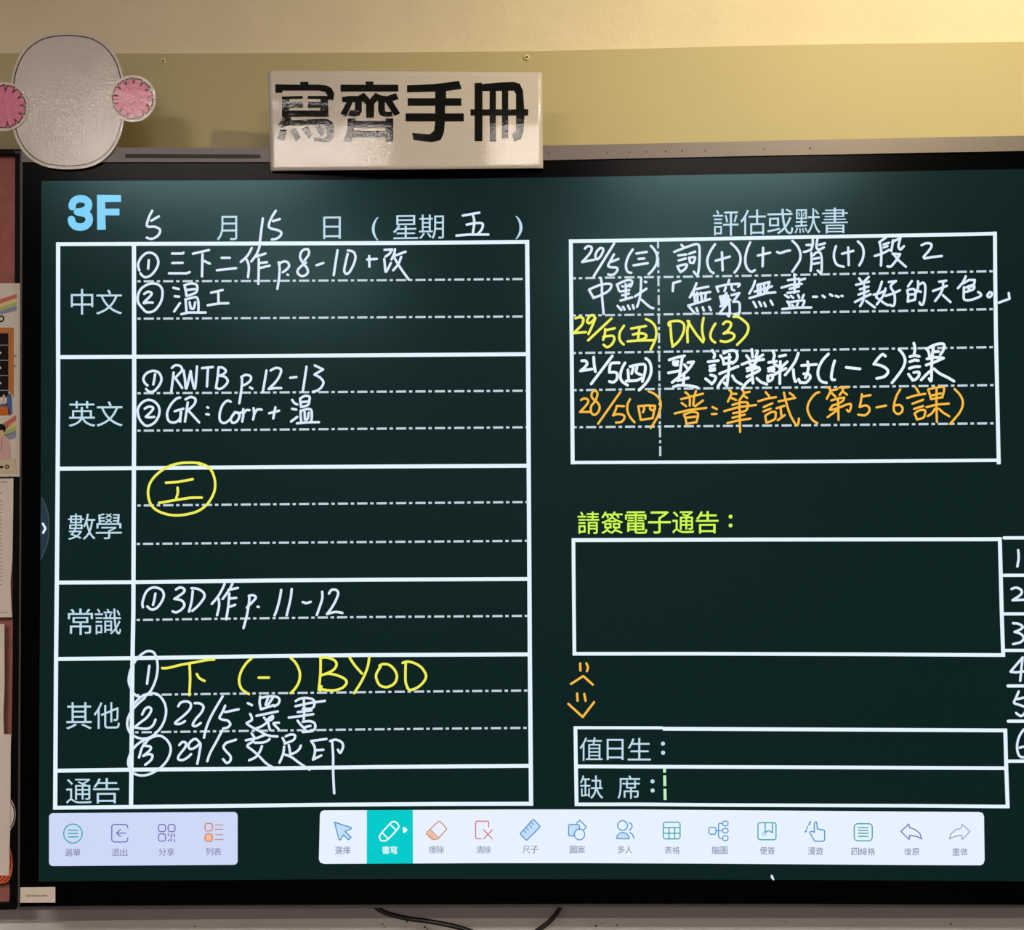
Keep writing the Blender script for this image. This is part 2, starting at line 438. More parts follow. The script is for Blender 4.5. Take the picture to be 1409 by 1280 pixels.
 (780,425,160, "105,115 160,100 200,125 185,190 140,240 82,295|!82,295 230,282|345,110 310,75 265,105 245,155 270,175 310,150 345,110 315,190 262,305|!540,118 258,382|465,245 460,310 440,375|!465,262 580,235|440,340 500,330 560,330 575,370 545,430 490,465 445,435|692,205 645,280 635,350 655,400 688,432|!780,240 958,208|!800,312 850,300|!878,235 860,385|850,300 930,300 965,330 930,365 870,380|!735,395 870,385 1060,380|958,125 1020,155 1070,215 1085,300 1065,390 1015,495"),
 (890,425,160, "285,185 292,280 300,380 315,458|265,200 270,165 330,148 400,150 450,190 450,260 420,340 370,410 310,458|!512,150 490,270 495,405|!495,148 600,310 680,405|!680,405 692,370|692,370 672,280 672,200 688,110|830,180 785,260 770,330 790,380 828,408|925,185 960,155 1010,165 1020,200 985,260 930,300|930,300 1000,288 1055,310 1055,350 1010,385 950,400 895,390|1050,98 1110,100 1170,140 1220,190 1230,250 1195,330 1095,435"),
]),
('test_writing', 'white handwritten fourth line of the assessment table', 'bold', [
 (780,475,160, "180,190 225,190 245,225 215,270 165,312|!165,312 305,290|325,145 330,230 345,320|!550,132 295,470|635,215 580,215 530,230 515,320|515,330 590,330 612,365 600,420 560,450 515,440|705,215 665,290 648,380 670,440 735,485|765,260 850,240 940,235 950,300 935,370 915,440|740,300 745,370 750,435|!720,435 840,430 910,400|!805,275 785,345|850,270 840,330 900,360|955,160 1000,200 1022,280 1010,370 960,460 875,545"),
 (905,465,160, "!138,268 220,240 325,218|!300,225 260,480|190,290 195,325 240,330|!205,290 245,285|!190,310 240,305|!130,425 280,395|!325,325 355,365|!365,300 435,290|435,290 390,360 330,425 250,480 175,540|!240,520 370,485|!320,430 310,560|190,595 260,575 380,580 480,600|660,150 690,200 680,240|!610,290 735,275|!630,345 690,330|!630,390 690,370|!640,370 690,390 635,400|640,450 700,470 690,520 655,560|!580,495 655,555|760,215 790,260 800,320|800,185 870,155 940,160 965,215 950,270 905,310|!815,245 880,235|!800,320 900,295|868,200 860,400 838,580|!748,435 860,390 975,345|830,460 775,520 730,590|!805,545 838,580|905,460 945,520 1015,562|1140,140 1150,235|!1210,160 1190,235|!1075,215 1110,260|!1275,205 1190,260|!1020,322 1130,280 1285,262|!1110,300 1135,340|!1195,290 1150,340|!1080,370 1190,345|!1085,400 1220,360|1225,360 1225,400 1080,470|1150,340 1145,450 1155,550|1130,500 1070,550 1020,620|1200,490 1250,535 1322,562"),
 (1040,465,160, "205,155 225,210 212,265|!155,298 250,285|!150,372 220,350|!155,405 220,380|!165,395 220,405|145,460 150,525 200,500 200,450 165,460|!285,225 362,208|!225,320 280,350|!380,290 300,365|!225,445 290,405 365,370|298,285 292,400 290,555|515,185 480,280 420,370 355,450|455,385 460,460 475,525 490,525|!555,335 735,322|628,290 635,380 600,485|580,435 640,440 660,480 625,530 590,545 555,540|!518,500 540,545|880,195 810,270 760,370 755,460 790,525 855,545|955,278 930,370 915,470 925,505 955,508|!1095,358 1262,376"),
 (1170,465,160, "425,222 390,200 340,245 285,318|285,318 370,335 440,375 455,420 410,470 320,492|590,140 640,200 665,275 640,360 580,450 505,545|770,65 785,130 775,190|!722,228 780,212 835,225|!720,290 780,268 825,275|!715,370 780,350 840,348|!705,440 755,510|770,420 830,415 830,460 795,500 755,515|920,130 950,170 960,225|950,120 1010,90 1080,72 1135,80 1125,150 1090,205|!1010,170 1070,165|!930,255 1030,235 1130,245|!1130,245 1030,290 920,330|1010,100 990,250 985,400 980,520 955,495|970,400 915,450 860,510|1015,375 1080,430 1180,480 1255,525"),
]),
('test_writing', 'orange handwritten fifth line of the assessment table', 'orange', [
 (780,525,160, "172,225 210,205 258,225 245,275 160,370|!160,370 275,368|345,240 300,185 310,130 345,112 372,150 345,235 295,300 295,375 335,405 380,370 398,310 375,260 345,235|!648,128 378,512|!605,295 692,300|605,295 590,350 560,412|560,412 620,395 690,410 695,450 660,490 595,498|765,215 735,280 735,360 765,430 820,495|!865,300 895,465|!865,300 980,290 1070,295|!1070,295 1040,445 895,465|935,305 935,345 920,375|1010,300 1010,335 1040,350 1068,330|990,120 1060,150 1120,210 1138,290 1110,400 1070,480 1015,565"),
 (910,525,160, "290,130 330,165 345,215 345,295|420,115 395,200 388,290|!240,215 370,180 505,148|!245,260 300,300|!505,230 410,300|!162,388 340,345 545,320|275,400 295,460 305,520|280,400 360,370 430,378 445,410 425,495|!305,440 420,425|!305,515 410,495|!620,310 672,335|!612,395 668,392|825,105 850,145 805,245|!855,150 910,150|!850,200 905,225|980,100 1000,145 955,215|!1000,140 1070,125|!990,165 1040,200|862,285 960,255 1040,255 1048,290 1020,355 870,385|!762,360 940,310 1148,285|!862,440 1010,402|!800,505 940,470 1080,450|945,225 948,400 955,612"),
 (1040,525,160, "!120,130 162,180|!30,240 150,205 245,190|!95,310 200,265|!92,362 180,330|115,420 122,470 130,500|118,412 180,375 235,370 240,410 225,460 130,500|!275,242 370,222 478,198|340,135 375,280 420,410 470,500 495,530 515,510 522,450|!410,140 460,175|!250,325 345,295|300,315 310,420|!265,470 350,408|768,130 720,150 655,230 625,320 645,400 690,470 745,505|870,70 905,110 860,210|!905,110 985,95|!920,140 965,185|!1010,75 1120,70|1060,75 1050,115 1015,165|!1060,125 1105,160|!915,230 1000,205 1070,195|1070,195 1060,230 1000,270 930,290|930,290 900,345 1000,320 1100,280 1150,275 1150,320 1130,365 1105,345|995,215 1000,340 1002,465|!990,345 870,432|1285,155 1275,230 1258,310|!1280,185 1390,165|1260,310 1330,290 1375,320 1370,370 1320,410 1240,402"),
 (1180,525,160, "!230,315 345,292|518,95 470,180 440,290 445,360 490,395 535,370 545,320 510,285 460,290|!705,75 742,135|!600,200 720,165 820,150|!665,270 795,222|!685,332 795,298|690,390 710,430 718,460|695,385 750,350 815,350 815,400 795,440 720,460|855,100 880,170 890,215|860,95 950,75 1040,68 1045,120 1025,195|!890,172 1010,145|!890,215 1030,190|958,95 955,250 962,490|!835,312 960,280 1105,268|938,330 900,385 850,420|!985,330 1040,380 1112,422|1175,92 1240,160 1275,240 1265,320 1220,400 1120,515"),
]),
('face_writing', 'orange handwritten face mark', 'orange', [
 (760,890,200, "270,162 272,232|330,162 345,200 335,238|!180,362 300,285 392,368|240,455 245,525|310,458 322,525|!155,555 295,682 405,538"),
]),
('number_writing', 'white handwritten list number', 'white', [
 (1349,720,198, "370,265 375,340 362,425|305,645 350,632 400,655 395,700 315,755|!315,755 427,750 470,762|320,980 370,985 415,1015 385,1045 335,1065|335,1065 395,1085 425,1125 395,1165 320,1185"),
 (1349,890,198, "415,105 350,180 295,245|!295,245 350,252 480,235|412,120 400,230 390,335|375,440 350,500 330,550 380,570 440,595 440,640 400,680 350,650|!360,515 460,490|427,810 385,870 360,960 370,1050 410,1085 460,1060 490,1010 460,975 385,990"),
]),
]
# ------------------------------------------------------------------ palette
M = {}
M['plaster'] = mat('plaster paint', (216, 204, 180), rough=0.75, noise=(9, 0.03), bump=(14, 0.004, 90, 0.0006))
M['lower'] = mat('lower wall paint', (222, 218, 216), rough=0.7, noise=(14, 0.05), bump=(40, 0.0008))
M['khaki'] = mat('khaki panel paint', (178, 167, 128), rough=0.6, noise=(5, 0.02), bump=(120, 0.00015))
M['strip'] = mat('darker grey strip', (165, 157, 162), rough=0.6, noise=(20, 0.03))
M['white_wall'] = mat('room wall paint', (150, 140, 128), rough=0.8)
M['ceiling'] = mat('ceiling paint', (210, 206, 198), rough=0.9)
M['floor'] = mat('floor tiles', (84, 76, 68), rough=0.6, noise=(6, 0.1))
M['metal'] = mat('display frame metal', (104, 97, 98), rough=0.45, metal=0.3, noise=(300, 0.02))
M['edge'] = mat('display edge metal', (84, 79, 81), rough=0.45, metal=0.2, spec=0.3)
M['slot'] = mat('dark slot', (38, 34, 33), rough=0.6)
M['bezel'] = mat('black glass border', (3, 3, 4), rough=GLASS_ROUGH, spec=0.04)
M['screen'] = lit('screen ground', (11, 37, 36), 0.78)
M['s_white'] = lit('screen white', (221, 234, 251))
M['s_bold'] = lit('screen bold white', (232, 244, 255))
M['s_rule'] = lit('screen rule white', (228, 245, 255))
M['s_dash'] = lit('screen dash white', (196, 210, 222))
M['s_print'] = lit('screen print', (190, 218, 235))
M['s_yellow'] = lit('screen yellow', (240, 238, 88))
M['s_orange'] = lit('screen orange', (252, 186, 66))
M['s_lime'] = lit('screen lime', (205, 250, 80))
M['s_blue'] = lit('screen light blue', (128, 208, 252))
M['s_green'] = lit('screen pale green', (190, 240, 190))
M['s_tab'] = lit('screen tab', (38, 52, 66))
M['s_tabedge'] = lit('screen tab edge', (62, 80, 86))
M['s_ghost'] = lit('screen faint line', (9, 24, 24))
M['s_bar'] = lit('toolbar white', (232, 241, 255))
M['s_bar2'] = lit('left toolbar white', (206, 216, 247))
M['s_teal'] = lit('toolbar teal', (0, 202, 202))
M['s_label'] = lit('toolbar label grey', (122, 128, 160))
M['i_teal'] = lit('icon teal', (42, 166, 166))
M['i_violet'] = lit('icon violet', (108, 110, 176))
M['i_brown'] = lit('icon orange', (206, 128, 92))
M['i_brownfill'] = lit('icon orange fill', (240, 188, 160))
M['i_blue'] = lit('icon blue', (62, 150, 205))
M['i_bluefill'] = lit('icon blue fill', (196, 222, 250))
M['i_red'] = lit('icon red', (214, 96, 104))
M['i_grey'] = lit('icon grey', (158, 164, 188))
M['i_white'] = lit('icon white', (235, 255, 255))
GLARE = dict(rough=0.6, spec=0.0, bump=(300, 0.00030, 28, 0.0005), coat=(1.0, 0.015))
M['paper'] = mat('laminated white paper', (200, 194, 193), **GLARE)
M['ink'] = mat('laminated black ink', (14, 16, 17), **GLARE)
M['pink'] = mat('laminated pink print', (214, 118, 150), **GLARE)
M['plum'] = mat('laminated plum outline', (88, 40, 64), **GLARE)
M['outline'] = mat('laminated dark outline', (62, 56, 60), **GLARE)
M['film'] = mat('clear laminate border', (205, 198, 188), **GLARE)
M['felt'] = mat('board fabric', (158, 98, 92), rough=0.95, noise=(60, 0.10), bump=(500, 0.0006))
M['black'] = mat('black frame paint', (10, 9, 9), rough=0.5, spec=0.08)
M['sheet'] = mat('copier paper', (222, 212, 202), rough=0.8, noise=(6, 0.015))
M['cream'] = mat('poster paper', (214, 206, 194), rough=0.5)
M['cable'] = mat('black cable rubber', (14, 14, 15), rough=0.45)
M['mark'] = mat('wall scuff', (96, 88, 84), rough=0.8)
M['screw'] = mat('painted screw cap', (222, 205, 150), rough=0.5)
M['hole'] = mat('screw recess', (80, 66, 45), rough=0.8)
M['diffuser'] = mat('lit diffuser', (230, 230, 230), emit=(255, 243, 234), strength=LAMP_CEIL)
M['steel'] = mat('lamp housing', (200, 200, 198), rough=0.4)

# ------------------------------------------------------------------ the room
X0, X1, YB, ZC = -3.2, 3.6, -6.5, 3.05
WY = 0.10                                            # face of the front wall
low = P(704, 1263, WY).z
box_obj('wall_front', X0, X1, WY, WY + 0.15, low, ZC, M['plaster'], kind='structure')
box_obj('wall_front_lower', X0, X1, WY, WY + 0.15, 0, low, M['lower'], kind='structure')
box_obj('wall_left', X0 - 0.15, X0, YB, WY + 0.15, 0, ZC, M['white_wall'], kind='structure')
box_obj('wall_right', X1, X1 + 0.15, YB, WY + 0.15, 0, ZC, M['white_wall'], kind='structure')
box_obj('wall_back', X0, X1, YB - 0.15, YB, 0, ZC, M['white_wall'], kind='structure')
box_obj('floor', X0, X1, YB, WY, -0.1, 0, M['floor'], kind='structure')
box_obj('ceiling', X0, X1, YB, WY, ZC, ZC + 0.1, M['ceiling'], kind='structure')

# painted panel that backs the display: its upper edge shows above it, a darker grey strip runs below it
PY = WY - 0.012
top = [(-500, 74.5), (0, 73.4), (225, 73.6), (400, 73), (560, 72), (740, 70.3), (890, 66.8), (1030, 63), (1200, 60), (1409, 57.6), (1700, 54)]
panel = slab('trim_1', top + [(1700, 900), (-500, 900)], PY, WY, M['khaki'], kind='structure')
lower_strip = slab('trim_2', [(-500, 900), (1700, 900), (1700, 1262), (1409, 1263.5), (800, 1263.5), (500, 1264), (200, 1266), (60, 1268), (-500, 1274)],
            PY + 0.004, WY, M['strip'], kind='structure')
for sx, sy in ((225, 84.5), (724.8, 79.5)):
    c = P(sx, sy, PY)
    vs, fs = [], []
    prof = ((0.0042, 0.0), (0.0046, -0.0016), (0.0036, -0.0026), (0.0018, -0.0026), (0.0015, -0.0010), (0.0, -0.0010))
    for r, d in prof:
        for k in range(20):
            a = 2 * math.pi * k / 20
            vs.append((c.x + r * math.cos(a), PY + d, c.z + r * math.sin(a)))
    for i in range(len(prof) - 1):
        for k in range(20):
            k2 = (k + 1) % 20
            fs.append((i * 20 + k, i * 20 + k2, (i + 1) * 20 + k2, (i + 1) * 20 + k))
    ob = mesh_obj('screw_cap', vs, fs, [M['screw'], M['hole']], panel)
    for p in ob.data.polygons:
        p.material_index = 1 if p.index >= 60 else 0

# scuffs on the lower wall and the plaster
fl = Flat(WY - 0.0006)
random.seed(5)
for x, y, s in ((526, 1272, 2), (530, 1276, 1.5), (560, 1268, 2.5), (559, 1275, 1.5), (584, 1276, 3), (588, 1279, 2), (820, 1274, 3), (829, 1271, 1.5),
                (849, 1273, 2), (1079, 1268, 1.6), (1083, 1269, 1.2), (1308, 1272, 2.2), (1300, 1271, 1), (268, 1275, 2), (1204, 1276, 1)):
    n = 7
    fl.poly([(x + s * (0.4 + 0.6 * random.random()) * math.cos(6.283 * i / n), y + s * (0.3 + 0.5 * random.random()) * math.sin(6.283 * i / n)) for i in range(n)])
fl.build('scuff_marks', M['mark'], bpy.data.objects['wall_front_lower'])

# ------------------------------------------------------------------ ceiling lights
def ceiling_light(x, y, label):
    t = thing('ceiling_light', label, 'light', (x, y, ZC), group='ceiling lights behind the photographer')
    v, f = [], []
    hx, hy = 0.52, 0.16
    for a in ((x - hx, x + hx, y - hy, y - hy + 0.02), (x - hx, x + hx, y + hy - 0.02, y + hy), (x - hx, x - hx + 0.02, y - hy + 0.02, y + hy - 0.02),
              (x + hx - 0.02, x + hx, y - hy + 0.02, y + hy - 0.02)):
        box(v, f, *a, ZC - 0.06, ZC - 0.001)
    mesh_obj('frame', v, f, M['steel'], t)
    box_obj('diffuser', x - hx + 0.02, x + hx - 0.02, y - hy + 0.02, y + hy - 0.02, ZC - 0.05, ZC - 0.04, M['diffuser'], t)
    return t


LIGHTS = [(-1.45, -2.85), (0.90, -2.85), (-1.45, -5.2), (0.90, -5.2)]
for i, (x, y) in enumerate(LIGHTS):
    ceiling_light(x, y, ('long ceiling light nearer the display, left of the two', 'long ceiling light nearer the display, right of the two',
                         'long ceiling light at the back of the room, left', 'long ceiling light at the back of the room, right')[i])

# warm spotlight above the display, just outside the frame to the upper right
SP = Vector((0.90, -1.0, 2.80))
AIM = Vector((0.66, WY, 2.12))
sl_t = thing('spotlight', 'warm spotlight above the display near the wall', 'light', tuple(SP))
d = (AIM - SP).normalized()
rot = d.to_track_quat('-Z', 'Y')
vs, fs = [], []
for k in range(24):
    a = 2 * math.pi * k / 24
    for r, zz in ((0.045, 0.0), (0.042, 0.12), (0.038, 0.12), (0.041, 0.0)):
        vs.append(SP + rot @ Vector((r * math.cos(a), r * math.sin(a), zz)))
for k in range(24):
    k2 = (k + 1) % 24
    for j in range(4):
        j2 = (j + 1) % 4
        fs.append((k * 4 + j, k2 * 4 + j, k2 * 4 + j2, k * 4 + j2))
mesh_obj('shade', vs, fs, M['steel'], sl_t, smooth=True)
tube('stem', [SP + rot @ Vector((0, 0, 0.12)), Vector((SP.x, SP.y, ZC - 0.03)) * 0.3 + (SP + rot @ Vector((0, 0, 0.12))) * 0.7, Vector((SP.x - 0.02, SP.y - 0.1, ZC - 0.001))], 0.008, M['steel'], sl_t)
ld = bpy.data.lights.new('warm_bulb', 'SPOT')
ld.energy = LAMP_WARM
ld.color = (1.0, 0.83, 0.46)
ld.spot_size = math.radians(120)
ld.spot_blend = 1.0
ld.shadow_soft_size = 0.03
lo = bpy.data.objects.new('warm_bulb', ld)
COL.objects.link(lo)
lo.location = SP + rot @ Vector((0, 0, 0.03))
lo.rotation_mode = 'QUATERNION'
lo.rotation_quaternion = rot

# ------------------------------------------------------------------ the interactive display
disp = thing('interactive_display', 'large wall-mounted touch display showing a green homework page', 'screen', (0, 0.04, 0.98))
RX = 1790
outer_top = [(29, 217.5), (60, 203), (200, 203.2), (400, 203.4), (560, 202.6), (750, 200.4), (900, 197.3), (1080, 193.2), (1240, 190), (1409, 186.6), (RX, 179)]
outer_bot = [(RX, 1251), (1409, 1249.6), (1100, 1248.6), (800, 1248.6), (550, 1249.6), (300, 1250.6), (120, 1251.4), (24.5, 1252.5)]
slab('housing', [(27.8, 208)] + [(30, 203.2)] + outer_top[1:] + outer_bot + [(25.5, 1000), (27, 700)], 0.004, WY - 0.02, M['edge'], disp)
# top rail of the frame, and the thin side and bottom edge
rail_low = [(RX, 200.5), (1409, 207.5), (1240, 210.8), (1080, 213.6), (900, 217.4), (750, 220.4), (560, 222.3), (400, 223), (200, 223), (30, 223)]
slab('top_rail', [(30, 203.4)] + outer_top[1:] + rail_low, -0.004, 0.006, M['metal'], disp)
fl = Flat(-0.0042)
fl.poly([(172, 212.0), (355, 212.4), (358.5, 213.5), (359, 216), (357, 218), (172, 217.4)])
fl.build('speaker_slot', M['slot'], disp)
for x, y in ((755, 211.2), (835.5, 210), (866, 209.5), (889, 209), (916, 208.2), (938.5, 207.7), (970, 207.2), (1051.5, 205.4), (1115, 204)):
    fl = Flat(-0.0043)
    fl.disc(x, y, 1.25 if x < 1100 else 1.6, 10)
    fl.build('microphone_hole', M['slot'], disp)
bez = slab('bezel', [(31, 222.5)] + list(reversed(rail_low))[1:] + [(RX, 1246), (1409, 1245), (1100, 1243.8), (800, 1243.8), (550, 1244.6), (300, 1245.5), (120, 1246.3), (27, 1247.5),
                                                                   (28, 1000), (29.4, 700)], -0.001, 0.006, M['bezel'], disp)
RS = 1752
scr_pts = [(57, 249), (200, 248.6), (400, 248), (560, 246.9), (740, 244.5), (900, 241.8), (1080, 238.6), (1240, 235.8), (1409, 232.7), (RS, 226.5),
           (RS, 1214.2), (1409, 1213), (1100, 1211), (800, 1210.2), (560, 1210), (440, 1210.2), (130, 1212.6), (53, 1213.5), (54, 1000), (56, 700)]
scr = slab('screen', scr_pts, -0.0016, -0.001, M['screen'], disp)
YR, YW, YI, YT = -0.0020, -0.0026, -0.0029, -0.0023      # rules, handwriting, icons/labels, toolbars and print

# left table ---------------------------------------------------------------
LV = [[(80, 333.4), (80, 336), (79.9, 440), (80.1, 540), (78.6, 760), (77.2, 900), (75.9, 1114.3)],
      [(184.3, 336), (184.7, 550), (184, 700), (183.5, 840), (182, 930), (180.3, 1110)],
      [(725.3, 330.2), (726.1, 420), (727.5, 640), (729, 900), (730.8, 1109)]]
LH = [[(77.2, 336.1), (200, 335.6), (350, 335.2), (540, 334.5), (640, 333.7), (728, 332.9)],
      [(80, 491.5), (300, 490.4), (500, 489), (728, 487.4)],
      [(79, 645.1), (190, 644.3), (385, 642.8), (728, 641)],
      [(78, 801.8), (185, 801.3), (380, 798.8), (500, 797.9), (729, 796.8)],
      [(77, 907), (175, 906), (370, 903), (500, 901.6), (729, 900.6)],
      [(76, 1060.8), (180, 1059.4), (345, 1058), (520, 1055.6), (730, 1054)],
      [(73, 1111.8), (200, 1110.4), (340, 1108.9), (440, 1107.7), (600, 1106.5), (733.6, 1106.2)]]
fl = Flat(YR)
for l in LV:
    fl.line(l, 5.8, caps=False)
for l in LH:
    fl.line(l, 5.4, caps=False)
fl.build('table_rules', M['s_rule'], disp, 'white rules of the five-row homework table')


def path_at(pts, x, ax=0):
    o = 1 - ax
    for i in range(len(pts) - 1):
        a, b = pts[i], pts[i + 1]
        if x <= b[ax] or i == len(pts) - 2:
            t = (x - a[ax]) / (b[ax] - a[ax])
            return a[o] + t * (b[o] - a[o])


def dashes(fl, pts, x0, x1, phase, period, dash, dot, gap, wd=2.9, ax=0):
    """dash-dot line along pts; ax=1 runs downwards; period etc. in pixels"""
    x = x0 - phase
    while x < x1:
        for a, b in ((x, x + dot), (x + dot + gap, x + dot + gap + dash)):
            a, b = max(a, x0), min(b, x1)
            if b - a > 0.8:
                q = [(a, path_at(pts, a, ax)), (b, path_at(pts, b, ax))]
                if ax:
                    q = [(v, u) for u, v in q]
                    q = [(path_at(pts, a, 1), a), (path_at(pts, b, 1), b)]
                fl.line(q, wd, caps=False)
        x += period


fl = Flat(YR)
for l in ([(187, 387.2), (370, 386.5), (560, 385.5), (723, 384)], [(187, 438.6), (723, 435.6)], [(187, 541.2), (300, 540.6), (480, 539.4), (725, 537.8)],
          [(187, 592.8), (480, 590.4), (725, 588)], [(187, 695.8), (385, 693.9), (726, 691)], [(186, 748.6), (726, 744.3)],
          [(186, 853.4), (300, 851.6), (490, 849.4), (727, 847.6)], [(185, 956.6), (360, 954.2), (590, 951.7), (728, 950.4)],
          [(184, 1008), (370, 1005.6), (500, 1003.9), (728, 1001.8)]):
    dashes(fl, l, l[0][0] + 2, l[-1][0], 0, 26.7, 14.0, 4.6, 4.2)
fl.build('dashed_rules', M['s_dash'], disp, 'dash-dot writing lines of the homework table', kind='stuff')

# right tables ---------------------------------------------------------------
fl = Flat(YR)
RT = [[(785.4, 329.4), (786.1, 420), (787.4, 565), (788, 639)], [(1369, 318.8), (1369.4, 380), (1370.4, 460), (1374.3, 639)]]
for l in RT:
    fl.line(l, 5.4, caps=False)
fl.line([(783, 332), (840, 331.3), (930, 329.7), (1075, 326.8), (1185, 325), (1335, 322.4), (1371.6, 321.4)], 5, caps=False)
fl.line([(785.5, 636.6), (950, 636), (1150, 635), (1377, 633.4)], 4.6, caps=False)
fl.build('assessment_table_rules', M['s_rule'], disp, 'white rules of the assessment table at upper right')
fl = Flat(YR)
for l in ([(789, 383), (840, 382), (930, 381.1), (1065, 378.9), (1225, 375.9), (1367, 373.3)], [(789, 434.3), (920, 432.6), (1060, 430.6), (1215, 428.3), (1368, 425.5)],
          [(789, 485.9), (915, 484.1), (1060, 482.4), (1190, 480.4), (1330, 478.4), (1369, 477.6)],
          [(790, 537), (915, 535.2), (1060, 533.6), (1190, 532.2), (1330, 530.6), (1370, 530)],
          [(790, 588), (915, 586.9), (1060, 585.8), (1190, 584.5), (1371, 582.6)]):
    dashes(fl, l, l[0][0], l[-1][0], -7.4, 26.9, 13.8, 4.8, 4.2, wd=3.0)
    fl.line([(l[0][0], l[0][1]), (l[0][0] + 3.5, l[0][1] - 0.1)], 3, caps=False)
dashes(fl, [(905.4, 332), (906.4, 420), (907.5, 540), (908.6, 632)], 332, 632, 12, 26.0, 13.6, 4.0, 4.2, wd=2.9, ax=1)
fl.build('assessment_dashed_rules', M['s_dash'], disp, 'dash-dot lines of the assessment table', kind='stuff')
fl = Flat(YR)
fl.line([(789, 740.8), (789.6, 820), (790.4, 902)], 5, caps=False)
fl.line([(1375.7, 740), (1378.3, 840), (1380.4, 904)], 5.4, caps=False)
fl.line([(786.6, 743.4), (1040, 742.6), (1360, 742.2), (1378, 742)], 5.4, caps=False)
fl.line([(787.8, 899.8), (960, 899.7), (1200, 900.5), (1383, 901.6)], 5, caps=False)
fl.build('notice_box_rules', M['s_rule'], disp, 'white empty box under the lime heading')
fl = Flat(YR)
fl.line([(791.7, 999.8), (793.4, 1109)], 5.2, caps=False)
fl.line([(1383.2, 1003), (1384.6, 1057), (1386.6, 1112)], 5.4, caps=False)
fl.line([(789.4, 1001.6), (912, 1001.8)], 4.2, caps=False)
fl.line([(912, 1003), (1150, 1004.1), (1385.6, 1005.3)], 5.2, caps=False)
fl.line([(792, 1054.8), (1150, 1056.2), (1385, 1057.3)], 5, caps=False)
fl.line([(791, 1107.1), (880, 1107), (1000, 1108), (1250, 1109), (1389, 1110.1)], 4.8, caps=False)
fl.build('duty_table_rules', M['s_rule'], disp, 'white two-row table at lower right')
fl = Flat(YR)
for a, b in ((1056, 1063.5), (1067.3, 1082), (1085.6, 1101)):
    fl.line([(914.3 + (a - 1056) * 0.02, a), (914.3 + (b - 1056) * 0.02, b)], 4, caps=False)
fl.build('green_dashes', M['s_green'], disp, 'pale green vertical dashes')
fl = Flat(YR - 0.0002)
for y, x0 in ((740.3, 1381.5), (791.8, 1381.5), (844.9, 1381.5), (895.2, 1382), (944.1, 1387), (992.6, 1387.3), (1047.7, 1386)):
    fl.line([(x0, y), (1500, y - 0.3)], 4.4)
fl.build('number_rules', M['s_rule'], disp, 'short white rules between the numbers at the right edge')

# printed words -------------------------------------------------------------
TH = -0.001
GROUPS = ['月', '日', '(星期)', '中文', '英文', '數學', '常識', '其他', '通告', '評估或默書', '值日生', '缺席']
PR = (('月', 298.5, 297, 326.4, 330.8), ('日', 444.8, 297.9, 468.9, 328.9), ('(', 511.5, 299, 521, 331), ('星', 540.7, 296.2, 575.2, 329),
                       ('期', 576.6, 295.4, 610.8, 328.8), (')', 709, 297.2, 719, 328.9),
                       ('中', 97.5, 397.8, 128.3, 433), ('文', 132.2, 398.6, 168.1, 432.8), ('英', 94.4, 552, 131.4, 587.3), ('文', 132.8, 552.4, 168.9, 587),
                       ('數', 93.7, 706.8, 131.4, 743), ('學', 131.9, 706.5, 167.7, 742), ('常', 93.4, 837.6, 127.8, 873.9), ('識', 130.4, 837.6, 166.7, 873.4),
                       ('其', 91, 966.4, 126.2, 1003.8), ('他', 129, 966.4, 164.8, 1003.1), ('通', 91, 1071.8, 126.2, 1106.2), ('告', 128, 1071, 164.1, 1105.7),
                       ('評', 981, 288.9, 1016.2, 324.5), ('估', 1018.8, 288.6, 1053.7, 323.2), ('或', 1055.7, 287.4, 1091.5, 322.4), ('默', 1093.2, 286.7, 1129, 321.4),
                       ('書', 1130.9, 285.7, 1166.6, 321),
                       ('值', 797.5, 1015, 829.2, 1047), ('日', 834.8, 1017, 858, 1046), ('生', 863.6, 1015.8, 895.6, 1046.6), ('缺', 798, 1067.3, 830, 1099.4),
                       ('席', 849.8, 1067.3, 880.8, 1099.4))
k = 0
for word in GROUPS:
    fl = Flat(YT)
    for _ in word:
        put_char(fl, *PR[k], TH)
        k += 1
    if word == '值日生':
        fl.disc(912.2, 1023.5, 2.9, 12)
        fl.disc(912.4, 1036, 2.9, 12)
    if word == '缺席':
        fl.disc(897.8, 1075.4, 2.9, 12)
        fl.disc(898, 1088, 2.9, 12)
    fl.build('printed_word', M['s_print'], disp)
fl = Flat(YT)
for i, (ch, a, c) in enumerate((('請', 80, 241), ('簽', 256, 420), ('電', 434, 600), ('子', 606, 775), ('通', 786, 950), ('告', 962, 1131))):
    put_char(fl, ch, 780 + a / 5.42, 704.0 - i * 0.12, 780 + c / 5.42, 734.9 - i * 0.15, 0.006)
fl.disc(1005.2, 711, 2.7, 12)
fl.disc(1005.2, 723.2, 2.7, 12)
fl.build('lime_heading', M['s_lime'], disp, 'lime printed heading over the empty box')
fl = Flat(YT)
fl.poly(crop(parse('470,180 682,182 682,242 543,244 543,302 668,302 668,361 543,361 549,487 472,489'), 60, 240, 140, 896))
th = crop(smooth_path(parse('252,285 256,255 280,226 322,214 365,222 393,248 394,285 372,312 330,328 298,330'), 5), 60, 240, 140, 896)
fl.line(th, 10.2, caps='all')
th = crop(smooth_path(parse('298,330 350,340 388,358 402,395 392,430 362,456 322,464 280,455 252,428 244,392'), 5), 60, 240, 140, 896)
fl.line(th, 10.4, caps=False)
for q in th[1:-1]:
    fl.disc(q[0], q[1], 5.2, 12)
fl.build('class_name', M['s_blue'], disp, 'bold light blue class name 3F')

